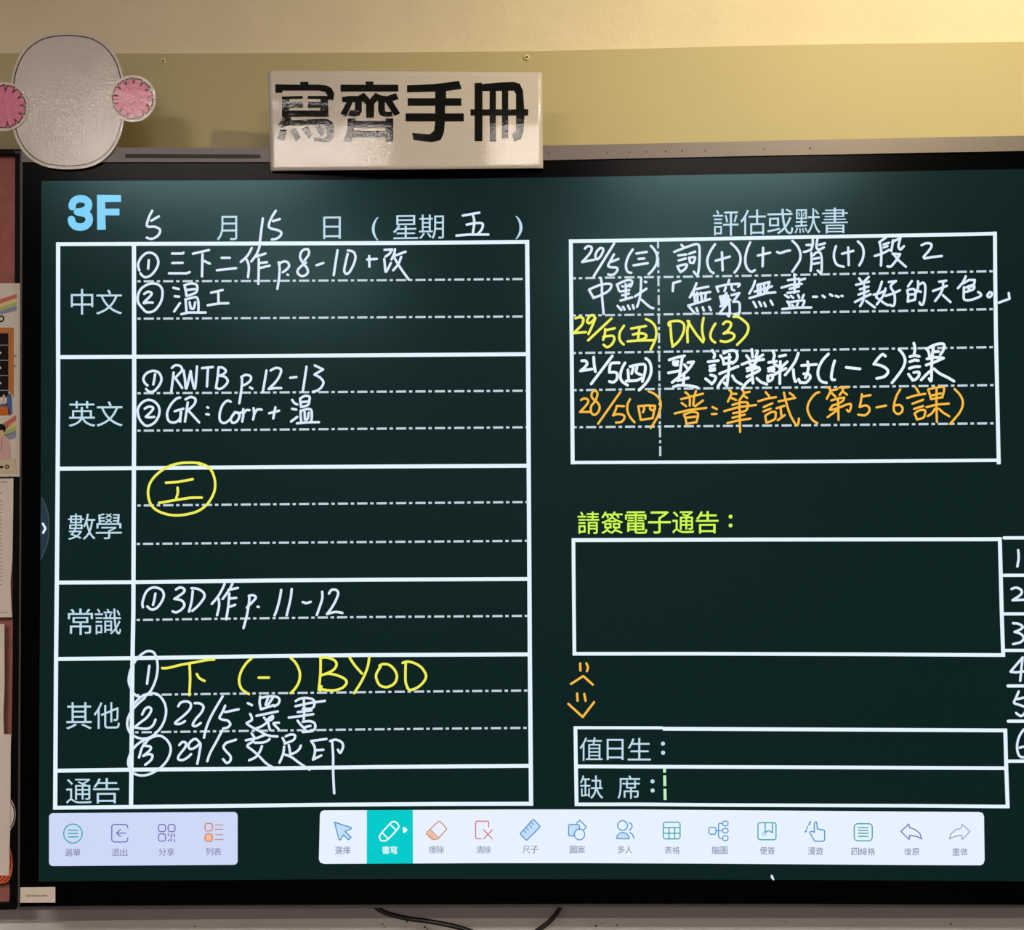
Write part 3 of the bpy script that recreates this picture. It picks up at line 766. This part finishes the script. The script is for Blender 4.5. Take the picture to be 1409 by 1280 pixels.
# handwriting ---------------------------------------------------------------
INK = {'white': ('s_white', 3.4), 'bold': ('s_bold', 3.9), 'yellow': ('s_yellow', 3.5), 'orange': ('s_orange', 3.1)}
for name, label, colr, tiles in WRITING:
    mk, wd = INK[colr]
    strokes_px = []
    for x0, y0, cw, strokes in tiles:
        for s in strokes.split('|'):
            s = s.strip()
            pts = crop(parse(s.lstrip('!')), x0, y0, cw)
            strokes_px.append(pts if s.startswith('!') else smooth_path(pts))
    # strokes that stand close together make one word
    ax, gap = (1, 9) if name in ('face_writing', 'number_writing') else (0, 7)
    strokes_px.sort(key=lambda p: min(q[ax] for q in p))
    words, right = [], -1e9
    for p in strokes_px:
        a, c = min(q[ax] for q in p), max(q[ax] for q in p)
        if a - right > gap or not words:
            words.append([])
        words[-1].append(p)
        right = max(right, c) if len(words[-1]) > 1 else c
    for wl in words:
        fl = Flat(YW - (0.0001 if colr == 'yellow' else 0))
        for p in wl:
            fl.line(p, wd)
        fl.build(name, M[mk], disp, label)

# pull-out tab and faint triangle at the left edge, speck at the bottom
fl = Flat(YR)
tab = [(56.5, 684), (61, 692), (65, 702), (67, 715), (67.3, 728), (66, 744), (62, 757), (55.8, 770)]
fl.poly([(56.2, 684)] + smooth_path(tab) + [(55.4, 727)])
fl.build('side_tab', M['s_tab'], disp, 'dark blue pull-out tab with an arrow at the left screen edge')
fl = Flat(YR - 0.0002)
fl.line(smooth_path(tab), 1.1, caps=False)
fl.build('tab_edge', M['s_tabedge'], disp)
fl = Flat(YW)
fl.line(crop(parse('278,860 302,905 280,948'), 20, 600, 80, 569), 3.2)
fl.build('tab_arrow', M['s_white'], disp)
fl = Flat(YR)
fl.line(crop(parse('258,218 322,218 272,412'), 20, 600, 80, 569), 1.5)
fl.build('faint_triangle', M['s_ghost'], disp)
fl = Flat(YW)
fl.poly([(1060.8, 1203.6), (1063.4, 1204.6), (1065.6, 1210.8), (1064, 1211.8), (1060.6, 1208)])
fl.build('white_speck', M['s_white'], disp)

# toolbars -------------------------------------------------------------------
fl = Flat(YT)
fl.poly(rrect(67.4, 1119.2, 327, 1192, 5.5, sk=-1.7))
fl.build('left_toolbar', M['s_bar2'], disp, 'pale lilac toolbar with four icons')
fl = Flat(YT)
tb = [(440.2, 1121), (442, 1116.6), (446, 1115.3), (560, 1114.9), (700, 1114), (880, 1114), (1010, 1115.2), (1200, 1116.6), (1347, 1117.6), (1352, 1119), (1354, 1123.5),
      (1354.8, 1184), (1353, 1189), (1349, 1191), (1250, 1190.6), (1120, 1189.7), (980, 1188.6), (800, 1187.9), (680, 1187.9), (560, 1188.4), (446, 1188.9), (441, 1187.5), (438.8, 1183)]
fl.poly(tb)
fl.build('main_toolbar', M['s_bar'], disp, 'white toolbar with fourteen icons')
fl = Flat(YT - 0.0003)
fl.poly([(504.8, 1115.1), (568, 1114.9), (568.4, 1188.4), (504.6, 1188.7)])
fl.build('selected_tool', M['s_teal'], disp, 'teal highlighted pen button')
for s, a, b, c, e in (('選單', 89.4, 1168.4, 110.7, 1178.6), ('退出', 153.8, 1168, 175.3, 1178.3), ('分享', 218.4, 1167.3, 240, 1177.7), ('列表', 283, 1166.8, 304.5, 1177.5),
                      ('選擇', 461, 1165.2, 481.8, 1175.6), ('擦除', 590.2, 1164.3, 611, 1174.7), ('清除', 655, 1164.3, 675.7, 1174.7), ('尺子', 719.3, 1164.2, 740.3, 1174.6),
                      ('圖案', 784, 1164.2, 805, 1174.6), ('多人', 849.6, 1164.2, 870.2, 1174.6), ('表格', 914.5, 1165, 935.4, 1175.2), ('腦圖', 979.4, 1165.2, 1001, 1175.6),
                      ('便簽', 1045.6, 1165.6, 1066.4, 1176.2), ('漫遊', 1111.8, 1166, 1132.6, 1176.6), ('四線格', 1171.5, 1166.8, 1204.3, 1177.2),
                      ('復原', 1244.2, 1167.2, 1265, 1177.4), ('重做', 1310.4, 1167.3, 1331.5, 1177.5)):
    fl = Flat(YI)
    put_word(fl, s, a, b, c, e, 0.003)
    fl.build('icon_caption', M['s_label'], disp)
fl = Flat(YI)
put_word(fl, '書寫', 525.8, 1164.6, 546.8, 1175.4, 0.009)
fl.build('selected_label', M['i_white'], disp)


class Icon:
    def __init__(self, x0, y0, wd, full=1409.0, w=1.6):
        self.a, self.k, self.w = (x0, y0), wd / full, w
        self.L = {}

    def q(self, pts):
        return [(self.a[0] + x * self.k, self.a[1] + y * self.k) for x, y in pts]

    def lay(self, m):
        if m not in self.L:
            self.L[m] = Flat(YI - (0.0002 if not m.endswith('fill') else -0.0001))
        return self.L[m]

    def path(self, m, s, closed=False, sm=False, w=None):
        p = parse(s)
        if closed:
            p = p + [p[0]]
        if sm:
            p = smooth_path(p)
        self.lay(m).line(self.q(p), w or self.w, caps='all')

    def circ(self, m, x, y, r, ry=None, a0=0, a1=360, w=None):
        ry = ry or r
        n = 28
        p = [(x + r * math.cos(math.radians(a0 + (a1 - a0) * i / n)), y + ry * math.sin(math.radians(a0 + (a1 - a0) * i / n))) for i in range(n + 1)]
        self.lay(m).line(self.q(p), w or self.w, caps=False)

    def rr(self, m, x0, y0, x1, y1, r, w=None):
        p = rrect(x0, y0, x1, y1, r, 4)
        self.lay(m).line(self.q(p + [p[0]]), w or self.w, caps=False)

    def fill(self, m, s):
        self.lay(m).poly(self.q(parse(s)))

    def build(self, name):
        ms = list(self.L)
        root = None
        for i, m in enumerate(sorted(ms, key=lambda a: a.endswith('fill'))):
            ob = self.L[m].build(name if root is None else 'icon_fill', M[m], disp if root is None else root)
            root = root or ob


ic = Icon(60, 1100, 280)
ic.circ('i_teal', 203, 238, 64, 66)
for y in (215, 238, 261):
    ic.path('i_teal', f'172,{y} 236,{y}')
ic.build('menu_icon')
ic = Icon(60, 1100, 280, w=1.5)
ic.path('i_violet', '583,198 580,182 565,175 485,175 472,185 472,285 485,296 565,296 580,290 583,268')
ic.path('i_violet', '505,235 566,235')
ic.path('i_violet', '532,210 505,235 532,258')
ic.build('exit_icon')
ic = Icon(60, 1100, 280, w=1.5)
for a, b in ((796, 175), (862, 175), (796, 240)):
    ic.rr('i_violet', a, b, a + 48, b + 50, 14)
ic.path('i_violet', '862,240 870,252')
ic.path('i_violet', '888,240 882,262')
ic.path('i_violet', '905,240 905,262')
ic.path('i_violet', '862,288 872,280')
ic.path('i_violet', '884,272 884,292')
ic.path('i_violet', '905,280 908,292')
ic.build('share_icon')
ic = Icon(60, 1100, 280, w=1.5)
ic.rr('i_brown', 1118, 168, 1168, 220, 12)
ic.rr('i_brown', 1118, 240, 1168, 292, 12)
ic.fill('i_brownfill', '1122,244 1166,244 1166,290 1122,290')
for y in (178, 208, 246, 280):
    ic.path('i_brown', f'1188,{y} 1242,{y}', w=1.2)
ic.build('list_icon')
ic = Icon(430, 1105, 250, w=1.6)
ic.path('i_blue', '170,150 300,192 300,202 252,222 300,268 278,286 240,248 216,288 205,282', closed=True)
ic.fill('i_bluefill', '175,155 295,196 245,220 292,268 278,280 240,242 214,282')
ic.build('pointer_icon')
ic = Icon(430, 1105, 250, w=1.8)
ic.path('i_white', '612,150 640,146 665,170 662,200 580,286 545,294 525,284 527,245', closed=True, sm=True, w=2.0)
ic.path('i_white', '600,165 645,208')
ic.path('i_white', '545,235 585,278')
ic.fill('i_white', '700,190 718,188 738,210 718,232 702,232')
ic.build('pen_icon')
ic = Icon(430, 1105, 250, w=1.4)
ic.path('i_brown', '978,142 990,146 1040,198 1038,208 972,280 930,284 884,242 888,228', closed=True)
ic.path('i_brown', '914,208 974,270')
ic.fill('i_brownfill', '910,214 966,272 932,280 888,240')
ic.build('eraser_icon')
ic = Icon(430, 1105, 250, w=1.4)
ic.path('i_red', '1366,188 1366,148 1358,142 1275,142 1265,150 1265,270 1275,278 1306,280')
ic.path('i_red', '1326,208 1395,280')
ic.path('i_red', '1395,208 1326,280')
ic.build('clear_icon')
ic = Icon(670, 1105, 250, w=1.6)
ic.path('i_blue', '362,130 412,180 408,190 312,288 300,286 260,244 262,234 352,134', closed=True)
for a, b, c, d2 in ((288, 216, 302, 232), (308, 196, 322, 214), (328, 172, 348, 196), (346, 152, 358, 168)):
    ic.path('i_blue', f'{a},{b} {c},{d2}', w=1.3)
ic.fill('i_bluefill', '360,136 406,184 308,284 264,240')
ic.build('ruler_icon')
ic = Icon(670, 1105, 250, w=1.5)
ic.path('i_blue', '680,256 640,256 633,248 633,176 642,168 706,168 718,178 718,205')
ic.circ('i_blue', 718, 245, 40, 42)
ic.path('i_blue', '694,158 720,136 768,182 766,192 748,212')
ic.fill('i_bluefill', '637,172 712,172 714,205 685,222 680,252 637,252')
ic.build('shapes_icon')
ic = Icon(670, 1105, 250, w=1.6)
ic.circ('i_blue', 1052, 176, 38)
ic.path('i_blue', '1008,278 1010,255 1030,235 1054,230 1080,236 1100,258 1102,278 1008,278')
ic.path('i_blue', '1102,152 1122,168 1124,192 1104,214', sm=True)
ic.path('i_blue', '1108,230 1128,245 1140,275', sm=True)
ic.fill('i_bluefill', '1014,272 1030,242 1054,236 1080,242 1098,272')
ic.build('people_icon')
ic = Icon(890, 1105, 250, w=1.6)
ic.rr('i_teal', 128, 150, 258, 280, 16)
ic.path('i_teal', '130,192 256,192')
ic.path('i_teal', '130,236 256,236')
ic.path('i_teal', '172,192 172,278')
ic.path('i_teal', '216,192 216,278')
ic.build('grid_icon')
ic = Icon(890, 1105, 250, w=1.5)
ic.rr('i_blue', 482, 190, 536, 244, 12)
for y in (160, 216, 274):
    ic.rr('i_blue', 588, y - 18, 630, y + 18, 14)
ic.path('i_blue', '536,216 588,216')
ic.path('i_blue', '585,158 560,160 556,180 556,256 562,274 588,276')
ic.build('mindmap_icon')
ic = Icon(890, 1105, 250, w=1.6)
ic.rr('i_teal', 862, 154, 1002, 286, 16)
ic.path('i_teal', '918,156 918,230 946,214 974,232 974,156')
ic.fill('i_bluefill', '888,240 895,224 912,218 928,228 932,244 920,260 900,262')
ic.build('note_icon')
ic = Icon(890, 1105, 250, w=1.6)
ic.path('i_blue', '1298,162 1306,148 1318,150 1322,202 1375,212 1380,225 1378,290 1366,298 1302,298 1264,232 1270,222 1284,222 1300,228', closed=True)
ic.path('i_blue', '1268,145 1258,170', w=2)
ic.path('i_blue', '1246,185 1240,200')
ic.path('i_blue', '1238,212 1230,226', w=2)
ic.build('hand_icon')
ic = Icon(1120, 1105, 250, w=1.6)
ic.rr('i_teal', 312, 162, 452, 294, 26)
for y in (192, 214, 236, 260):
    ic.path('i_teal', f'345,{y} 420,{y}')
ic.build('lines_icon')
ic = Icon(1120, 1105, 250, w=1.5)
ic.path('i_violet', '735,164 742,192 790,210 822,240 836,280 800,262 742,252 738,284 674,222', closed=True)
ic.build('undo_icon')
ic = Icon(1120, 1105, 250, w=1.5)
ic.path('i_grey', '1148,166 1210,222 1150,284 1146,250 1090,262 1050,280 1062,240 1100,208 1142,196', closed=True)
ic.build('redo_icon')

# asset sticker on the lower left of the bezel
stk = slab('asset_sticker', [(28, 1221.5), (76, 1221), (76, 1242.3), (27.6, 1242.5)], -0.0015, -0.001, M['sheet'], disp, 'small white sticker on the lower left bezel')
fl = Flat(-0.0016)
random.seed(2)
x = 36.0
while x < 65:
    h = 1.0 + 1.4 * random.random()
    fl.line([(x, 1232.6 - h / 2), (x + 0.2, 1232.6 + h / 2)], 0.8, caps=False)
    x += 1.3 + 0.6 * random.random()
fl.line([(36, 1233.4), (65, 1233.2)], 0.5, caps=False)
fl.build('sticker_print', M['mark'], stk)

# ------------------------------------------------------------------ the laminated sign
SY = -0.0075


def sheet_grid(name, cn, nx, ny, yfun, material, parent, label=None, thick=0.0008):
    """curved sheet: corners TL TR BR BL in pixels, y from yfun(u, v)"""
    vs, fs = [], []
    for layer in (0, 1):
        for j in range(ny + 1):
            for i in range(nx + 1):
                u, v = i / nx, j / ny
                tx = cn[0][0] * (1 - u) + cn[1][0] * u
                ty = cn[0][1] * (1 - u) + cn[1][1] * u
                bx = cn[3][0] * (1 - u) + cn[2][0] * u
                by = cn[3][1] * (1 - u) + cn[2][1] * u
                y = yfun(u, v)
                p = P(tx * (1 - v) + bx * v, ty * (1 - v) + by * v, y)
                vs.append(p + Vector((0, thick * layer, 0)))
    n = (nx + 1) * (ny + 1)
    for j in range(ny):
        for i in range(nx):
            a = j * (nx + 1) + i
            fs.append((a, a + nx + 1, a + nx + 2, a + 1))
            fs.append((n + a, n + a + 1, n + a + nx + 2, n + a + nx + 1))
    edge = [j * (nx + 1) for j in range(ny + 1)] + [ny * (nx + 1) + i for i in range(1, nx + 1)] + \
           [j * (nx + 1) + nx for j in range(ny - 1, -1, -1)] + [i for i in range(nx - 1, 0, -1)]
    for k in range(len(edge)):
        a, b = edge[k], edge[(k + 1) % len(edge)]
        fs.append((a, a + n, b + n, b))
    return mesh_obj(name, vs, fs, material, parent, label, smooth=True)


SC = [(368.5, 97.3), (745.8, 99.4), (747.3, 231.4), (372.4, 235)]


def sign_y(u, v):
    return SY + SIGN_CURL(u, v)


def sign_uv(px, py):
    v = (py - (97.3 + 2.1 * (px - 368) / 378)) / (137.7 - 5.7 * (px - 368) / 378)
    u = (px - (368.5 + 3.9 * v)) / (377.3 - 2.4 * v)
    return u, v


def SIGN_CURL(u, v):
    u, v = min(1, max(0, u)), min(1, max(0, v))
    # the sheet bellies forward between its two ends and leans back above the middle, with a crease near the top left
    def st(t):
        t = min(1, max(0, t))
        return t * t * (3 - 2 * t) * 0.35 + t * 0.65
    a = -0.0145 * st(u / 0.45) + 0.0100 * st((u - 0.78) / 0.22)
    a += 0.0060 * (max(0, 0.55 - v) / 0.55) ** 1.3
    a += -0.0013 * math.exp(-((v - 0.27) / 0.07) ** 2) * max(0, 1 - u / 0.36)
    return a


sign = thing('paper_sign', 'white laminated sign with four bold black Chinese characters above the display', 'sign', tuple(P(558, 235, SY)))
sheet_grid('sheet', SC, 60, 24, sign_y, M['paper'], sign)
CH = {
    'A': (365, 95, 110, 1280, [
        '160,245 560,250 560,205 690,205 690,248 860,248 980,262 1060,305 1105,390 1090,500 1000,490 1000,430 960,370 860,345 275,345 275,380 165,380',
        '265,440 600,430 600,475 385,480 385,530 605,530 605,622 380,622 380,664 882,664 882,622 680,622 680,525 885,525 885,480 680,475 680,430 1003,430 1015,765 265,765',
        '200,895 290,775 265,760 400,765 425,820 900,795 1000,800 1080,850 1100,930 1100,1080 1060,1150 960,1168 780,1150 775,1098 940,1105 985,1080 985,960 950,890 880,885 400,905 345,912 300,957',
        '225,970 350,970 300,1150 190,1125', '395,990 490,950 570,1090 490,1160', '580,950 675,910 770,1050 690,1110', '780,930 865,890 970,1020 900,1080']),
    'B': (460, 95, 110, 1280, [
        '100,250 500,250 500,200 625,200 625,250 1025,250 1025,360 100,360',
        '430,400 475,378 570,482 660,378 755,430 640,560 635,780 510,780 510,570 400,450',
        '120,450 240,430 380,432 435,400 480,500 440,530 130,530', '200,520 300,520 190,765 100,715',
        '330,500 440,500 440,680 400,745 320,762 215,745 250,662 310,662 330,640', '740,420 840,435 985,385 1030,480 900,525 690,525 700,450',
        '810,520 930,512 1055,710 965,752', '705,500 810,500 810,660 830,685 920,680 935,760 800,765 730,735 700,660',
        '215,790 340,790 340,830 820,830 820,790 945,790 945,940 205,940', '205,935 320,935 295,1100 275,1165 145,1155 195,1020', '280,990 830,990 830,1095 280,1095',
        '820,935 945,935 945,1160 830,1160']),
    'C': (350, 80, 420, 1409, [
        '705,125 830,120 945,105 957,142 885,152 885,185 955,185 955,220 880,220 880,255 967,255 967,292 880,292 875,345 860,378 820,388 735,378 728,345 810,352 830,335 835,292 698,292 698,255 835,255 835,220 708,220 708,185 835,185 835,155 705,158',
        '1017,115 1050,113 1050,120 1130,112 1200,110 1225,118 1240,150 1246,235 1264,236 1264,265 1247,266 1242,340 1230,375 1200,385 1190,350 1208,335 1208,166 1198,150 1053,152 1053,383 1017,383',
        '1086,140 1115,140 1115,384 1086,384', '1143,140 1172,140 1172,370 1143,370', '998,236 1240,236 1240,265 998,265']),
}
for k, (x0, y0, wd, full, polys) in CH.items():
    vs, fs = [], []
    for s in polys:
        pts = crop(parse(s), x0, y0, wd, full)
        # cut long edges so the ink follows the bend of the sheet
        dense = []
        for i in range(len(pts)):
            a, b = pts[i], pts[(i + 1) % len(pts)]
            n = max(1, int(math.hypot(b[0] - a[0], b[1] - a[1]) / 5))
            dense += [(a[0] + (b[0] - a[0]) * t / n, a[1] + (b[1] - a[1]) * t / n) for t in range(n)]
        tri = [tuple(dense[i] for i in t) for t in tessellate_polygon([[Vector((p[0], p[1], 0)) for p in dense]])]
        index = {}
        while tri:
            t = tri.pop()
            d = [math.dist(t[i], t[(i + 1) % 3]) for i in range(3)]
            if max(d) > 3.5:
                i = d.index(max(d))
                a, b2, c = t[i], t[(i + 1) % 3], t[(i + 2) % 3]
                mid = ((a[0] + b2[0]) / 2, (a[1] + b2[1]) / 2)
                tri += [(a, mid, c), (mid, b2, c)]
                continue
            ids = []
            for p in t:
                if p not in index:
                    index[p] = len(vs)
                    u, v = sign_uv(*p)
                    vs.append(P(p[0], p[1], sign_y(u, v) - 0.0004))
                ids.append(index[p])
            q = [vs[i] for i in ids]
            nn = (q[1] - q[0]).cross(q[2] - q[0])
            fs.append(tuple(ids if nn.y < 0 else reversed(ids)))
    mesh_obj('character', vs, fs, M['ink'], sign, smooth=True)

# ------------------------------------------------------------------ rounded laminated cutout (blank) with pink rosettes
CY = -0.0065
cut = thing('paper_cutout', 'blank white rounded laminated paper cutout on the top left display corner', 'decoration', tuple(P(95, 232, CY)))
body = [(93 + 79 * math.copysign(abs(math.cos(i * 0.2618)) ** 0.8, math.cos(i * 0.2618)),
         138.5 + 94.5 * math.copysign(abs(math.sin(i * 0.2618)) ** 0.8, math.sin(i * 0.2618))) for i in range(24)]



def closed_smooth(pts, n=4):
    q = pts[-2:] + pts + pts[:3]
    s = smooth_path(q, n)
    return s[2 * n: 2 * n + len(pts) * n]


bs = closed_smooth(body)
cx, cz = 93, 140
slab('card', [(cx + (x - cx) * 1.0, cz + (y - cz) * 1.0) for x, y in bs], CY, CY + 0.0008, M['film'], cut)
fl = Flat(CY - 0.0002)
fl.poly([(cx + (x - cx) * 0.955, cz + (y - cz) * 0.955) for x, y in bs])
fl.build('printed_face', M['paper'], cut)
fl = Flat(CY - 0.0004)
fl.ring([(cx + (x - cx) * 0.95, cz + (y - cz) * 0.95) for x, y in bs], 1.7)
fl.build('printed_outline', M['outline'], cut)


def rosette(x, y, r, label):
    t = slab('rosette', [(x + (r + 4) * math.cos(i * 0.2618), y + (r + 4) * math.sin(i * 0.2618)) for i in range(24)], CY - 0.0016, CY - 0.0008, M['film'], cut, label)
    fl = Flat(CY - 0.0018)
    pts = []
    n = 13
    for i in range(n):
        a = 6.28318 * i / n + 0.2
        h = 6.28318 / n
        for da, rr in ((-0.40 * h, r * 0.97), (0.36 * h, r), (0.46 * h, r * 0.72)):
            pts.append((x + rr * math.cos(a + da), y + rr * math.sin(a + da)))
    fl.poly(pts)
    fl.build('rosette_print', M['pink'], t)
    fl = Flat(CY - 0.0020)
    fl.ring(pts, 1.6)
    fl.build('rosette_outline', M['plum'], t)


rosette(182.5, 135.5, 28.5, 'pink fringed rosette')
rosette(6, 146.5, 30, 'pink fringed rosette')

# ------------------------------------------------------------------ notice board at the left
NY = 0.045
nb = thing('notice_board', 'reddish brown fabric notice board with a thin black frame left of the display', 'board', tuple(P(-150, 1252, NY)))
slab('fabric', [(-420, 210), (23, 210), (16, 1246), (-420, 1246)], NY + 0.010, WY - 0.013, M['felt'], nb)
v_out = [(29.6, 205.2), (28.5, 500), (26.5, 900), (23.0, 1245)]
slab('frame_bar', [(20.8, 211)] + [(29.4, 211), (28.4, 500), (26.2, 900), (22.6, 1244.5), (13.0, 1244.5), (17.4, 900), (19.6, 500)], NY, WY - 0.013, M['black'], nb)
slab('frame_bar', [(-420, 203), (27.5, 205.2), (29.4, 207), (29.4, 212), (-420, 211.5)], NY - 0.0005, WY - 0.013, M['black'], nb)
slab('frame_bar', [(-420, 1246.5), (13, 1244.5), (22.6, 1244.5), (22.8, 1249), (21, 1252), (-420, 1255)], NY - 0.0005, WY - 0.013, M['black'], nb)
slab('frame_bar', [(-432, 203), (-420, 203), (-420, 1255), (-432, 1255)], NY, WY - 0.013, M['black'], nb)
slab('frame_clip', [(20.5, 208), (27, 208), (27, 211), (20.5, 211)], NY - 0.0012, NY, M['edge'], nb)

# poster
Q = 341.0 / 40
P1 = lambda s: crop(parse(s), 0, 380, 40, 341)
P2 = lambda s: crop(parse(s), 0, 520, 40, 341)
post = thing('poster', 'colourful classroom poster with rainbows overlapping the notice board frame', 'poster', tuple(P(-20, 656, NY)))
slab('sheet', [(-150, 388), (27.6, 390), (28, 520), (27, 656), (-150, 657)], NY - 0.004, NY - 0.0034, M['cream'], post)


def pm(name, rgb):
    return mat('poster ' + name, rgb, rough=0.5, spec=0.08)


pic = [pm('red', (196, 112, 106)), pm('yellow', (226, 206, 138)), pm('green', (176, 192, 126)), pm('blue', (140, 148, 178)), pm('wood', (192, 118, 68)),
       pm('black', (22, 24, 26)), pm('rule', (150, 156, 156)), pm('orange', (206, 108, 44)), pm('bottle', (78, 102, 150)), pm('skin', (222, 182, 160)),
       pm('dress', (206, 172, 168)), pm('white', (226, 220, 212)), pm('sand', (208, 192, 160))]
fl = Flat(NY - 0.0042)
for k, (a, b, c, d2) in enumerate(((270, 325, 210, 255), (325, 365, 255, 300), (365, 410, 300, 345), (410, 455, 345, 405))):
    # rainbow bands run up to the right
    fl.poly(P1(f'-900,{a + 260} -300,{a + 60} 0,{a} 195,{c} 195,{d2} 0,{b} -300,{b + 60} -900,{b + 260}'), k)
fl.poly(P1('-900,605 162,605 162,1420 -900,1420'), 4)
for k, (a, b, c, d2) in enumerate(((560, 610, 435, 500), (610, 650, 500, 560), (650, 690, 560, 620), (690, 745, 620, 700))):
    fl.poly(P2(f'0,{a} 190,{c} 190,{d2} 60,{b}'), k)
fl.poly(P2('-900,950 190,950 190,1125 -900,1125'), 12)
fl.build('poster_print', pic, post)
fl = Flat(NY - 0.0044)
fl.poly(P1('-900,670 98,670 98,1420 -900,1420'), 5)
fl.poly(P2('62,175 110,160 150,210 158,440 60,440'), 11)
fl.poly(P2('-10,290 90,300 112,380 120,452 -10,460'), 11)
fl.disc(1.5, 587 + 3, 6.6, 18, 5)
fl.poly(P2('-100,680 70,680 120,800 140,960 -100,960'), 10)
fl.build('poster_pictures', pic, post)
fl = Flat(NY - 0.0046)
for y in (810, 988, 1166, 1340):
    fl.poly(P1(f'-900,{y - 5} 98,{y - 5} 98,{y + 5} -900,{y + 5}'), 6)
for y in (900, 1078, 1256):
    fl.poly(P1(f'-60,{y - 10} 5,{y - 15} 16,{y} 5,{y + 15} -60,{y + 12}'), 11)
fl.poly(P2('100,185 120,180 140,220 148,428 120,430 82,300 80,220'), 8)
fl.poly(P2('-10,340 88,335 105,440 -10,445'), 7)
fl.poly(P2('-10,312 40,303 88,318 88,338 -10,340'), 8)
fl.poly(P2('30,205 58,195 62,300 35,300'), 9)
fl.poly(P2('-60,620 40,615 50,680 10,700 -60,700'), 9)
fl.poly(P2('70,690 100,720 135,745 120,760 85,740'), 9)
fl.line(P2('25,700 18,800 10,860'), 1.2, 0)
fl.line(smooth_path(P1('-10,470 38,475 40,510 20,532 -10,528')), 1.8, 5)
fl.line(smooth_path(P2('62,1040 72,1060 98,1055 95,1030 70,1025')), 1.4, 5)
fl.line(smooth_path(P2('-10,1040 20,1040 36,1050 -8,1056')), 1.4, 5)
for y in (935, 1055):
    fl.poly(P1(f'163,{y - 14} 190,{y - 14} 190,{y + 14} 163,{y + 14}'), 3)
fl.poly(P1('163,985 190,985 190,1010 163,1010'), 1)
fl.build('poster_details', pic, post)

# papers pinned below the poster
def paper(label, pts, y, mt='sheet'):
    o = slab('notice_sheet', pts, y, y + 0.0006, M[mt])
    return tag(o, label, 'paper')


pg = paper('white notice page with fine grey text lines under the poster', [(-140, 659), (18.4, 658.5), (18, 700), (17, 770), (14.6, 800), (15, 820), (16.4, 849.5), (-140, 851)], NY - 0.002)
fl = Flat(NY - 0.0022)
fl.line([(-60, 663.5), (10, 663)], 1.2, caps=False)
for y in [679, 689.5] + [695 + 5.2 * i for i in range(22)]:
    w2 = 3.0 if y < 692 else 2.4
    fl.line([(-110, y + 0.5), (w2, y)], 1.6 if y < 692 else 1.1, caps=False)
fl.line([(-20, 843.5), (10, 843)], 1.0, caps=False)
fl.build('text_lines', mat('grey print', (150, 142, 140), rough=0.8), pg)
paper('plain white sheet halfway down the notice board', [(-140, 861), (6, 859), (6.3, 940), (4.6, 985), (5.6, 1014), (-140, 1014)], NY - 0.001)
paper('plain off-white sheet near the bottom of the notice board', [(-140, 1011), (15.2, 1010.5), (14.6, 1030), (14.2, 1120), (12.4, 1205), (-140, 1206)], NY - 0.003)
fl = Flat(NY - 0.0032)
fl.line([(4, 1025), (5, 1033)], 1.4)
fl.line([(-20, 1027), (14, 1028)], 0.8)
disc = slab('round_card', [(-8 + 29.5 * math.cos(i * 0.1745), 1121 + 33 * math.sin(i * 0.1745)) for i in range(36)], NY - 0.0016, NY - 0.001, M['film'])
tag(disc, 'round white card with a dark rim behind the lowest sheet', 'decoration')
fl2 = Flat(NY - 0.0018)
fl2.poly([(-8 + 27 * math.cos(i * 0.1745), 1121 + 29 * math.sin(i * 0.1745)) for i in range(36)])
fl2.build('card_face', M['sheet'], disc)
fl2 = Flat(NY - 0.002)
fl2.ring([(-8 + 28 * math.cos(i * 0.1745), 1121 + 30.4 * math.sin(i * 0.1745)) for i in range(36)], 1.3)
fl2.build('card_rim', M['black'], disc)
og = slab('orange_cutout', closed_smooth([(-40, 1160), (0, 1160), (13, 1163), (18, 1180), (18.4, 1196), (15, 1210), (6, 1217.5), (-20, 1218), (-40, 1210)]), NY - 0.0014, NY - 0.0008, M['ink'])
tag(og, 'orange paper cutout with black stripes at the board bottom', 'decoration')
fl2 = Flat(NY - 0.0016)
fl2.poly(closed_smooth([(-38, 1162), (0, 1162), (12, 1165), (16.6, 1181), (17, 1196), (13.6, 1208.5), (6, 1215.8), (-20, 1216), (-38, 1208)]))
fl2.build('orange_print', mat('orange print', (222, 98, 52), rough=0.5), og)
fl2 = Flat(NY - 0.0018)
for s in ('2,1203 -2,1212', '8,1203 6,1208 1,1213', '12.6,1203 11,1208 6,1214', '13,1168 15,1185 14,1196'):
    fl2.line(parse(s), 1.1)
fl2.build('black_stripes', M['black'], og)

# ------------------------------------------------------------------ cable under the display
pts = smooth_path(parse('505,1236 516,1248 532,1257 560,1264 592,1268.5 625,1275 655,1284 690,1296 720,1294 738,1282 752,1272 764,1260 771,1248 773,1236'), 6)
cb = tube('power_cable', [P(x, y, 0.06) for x, y in pts], 0.0036, M['cable'])
tag(cb, 'black cable hanging in a loop below the display', 'cable')
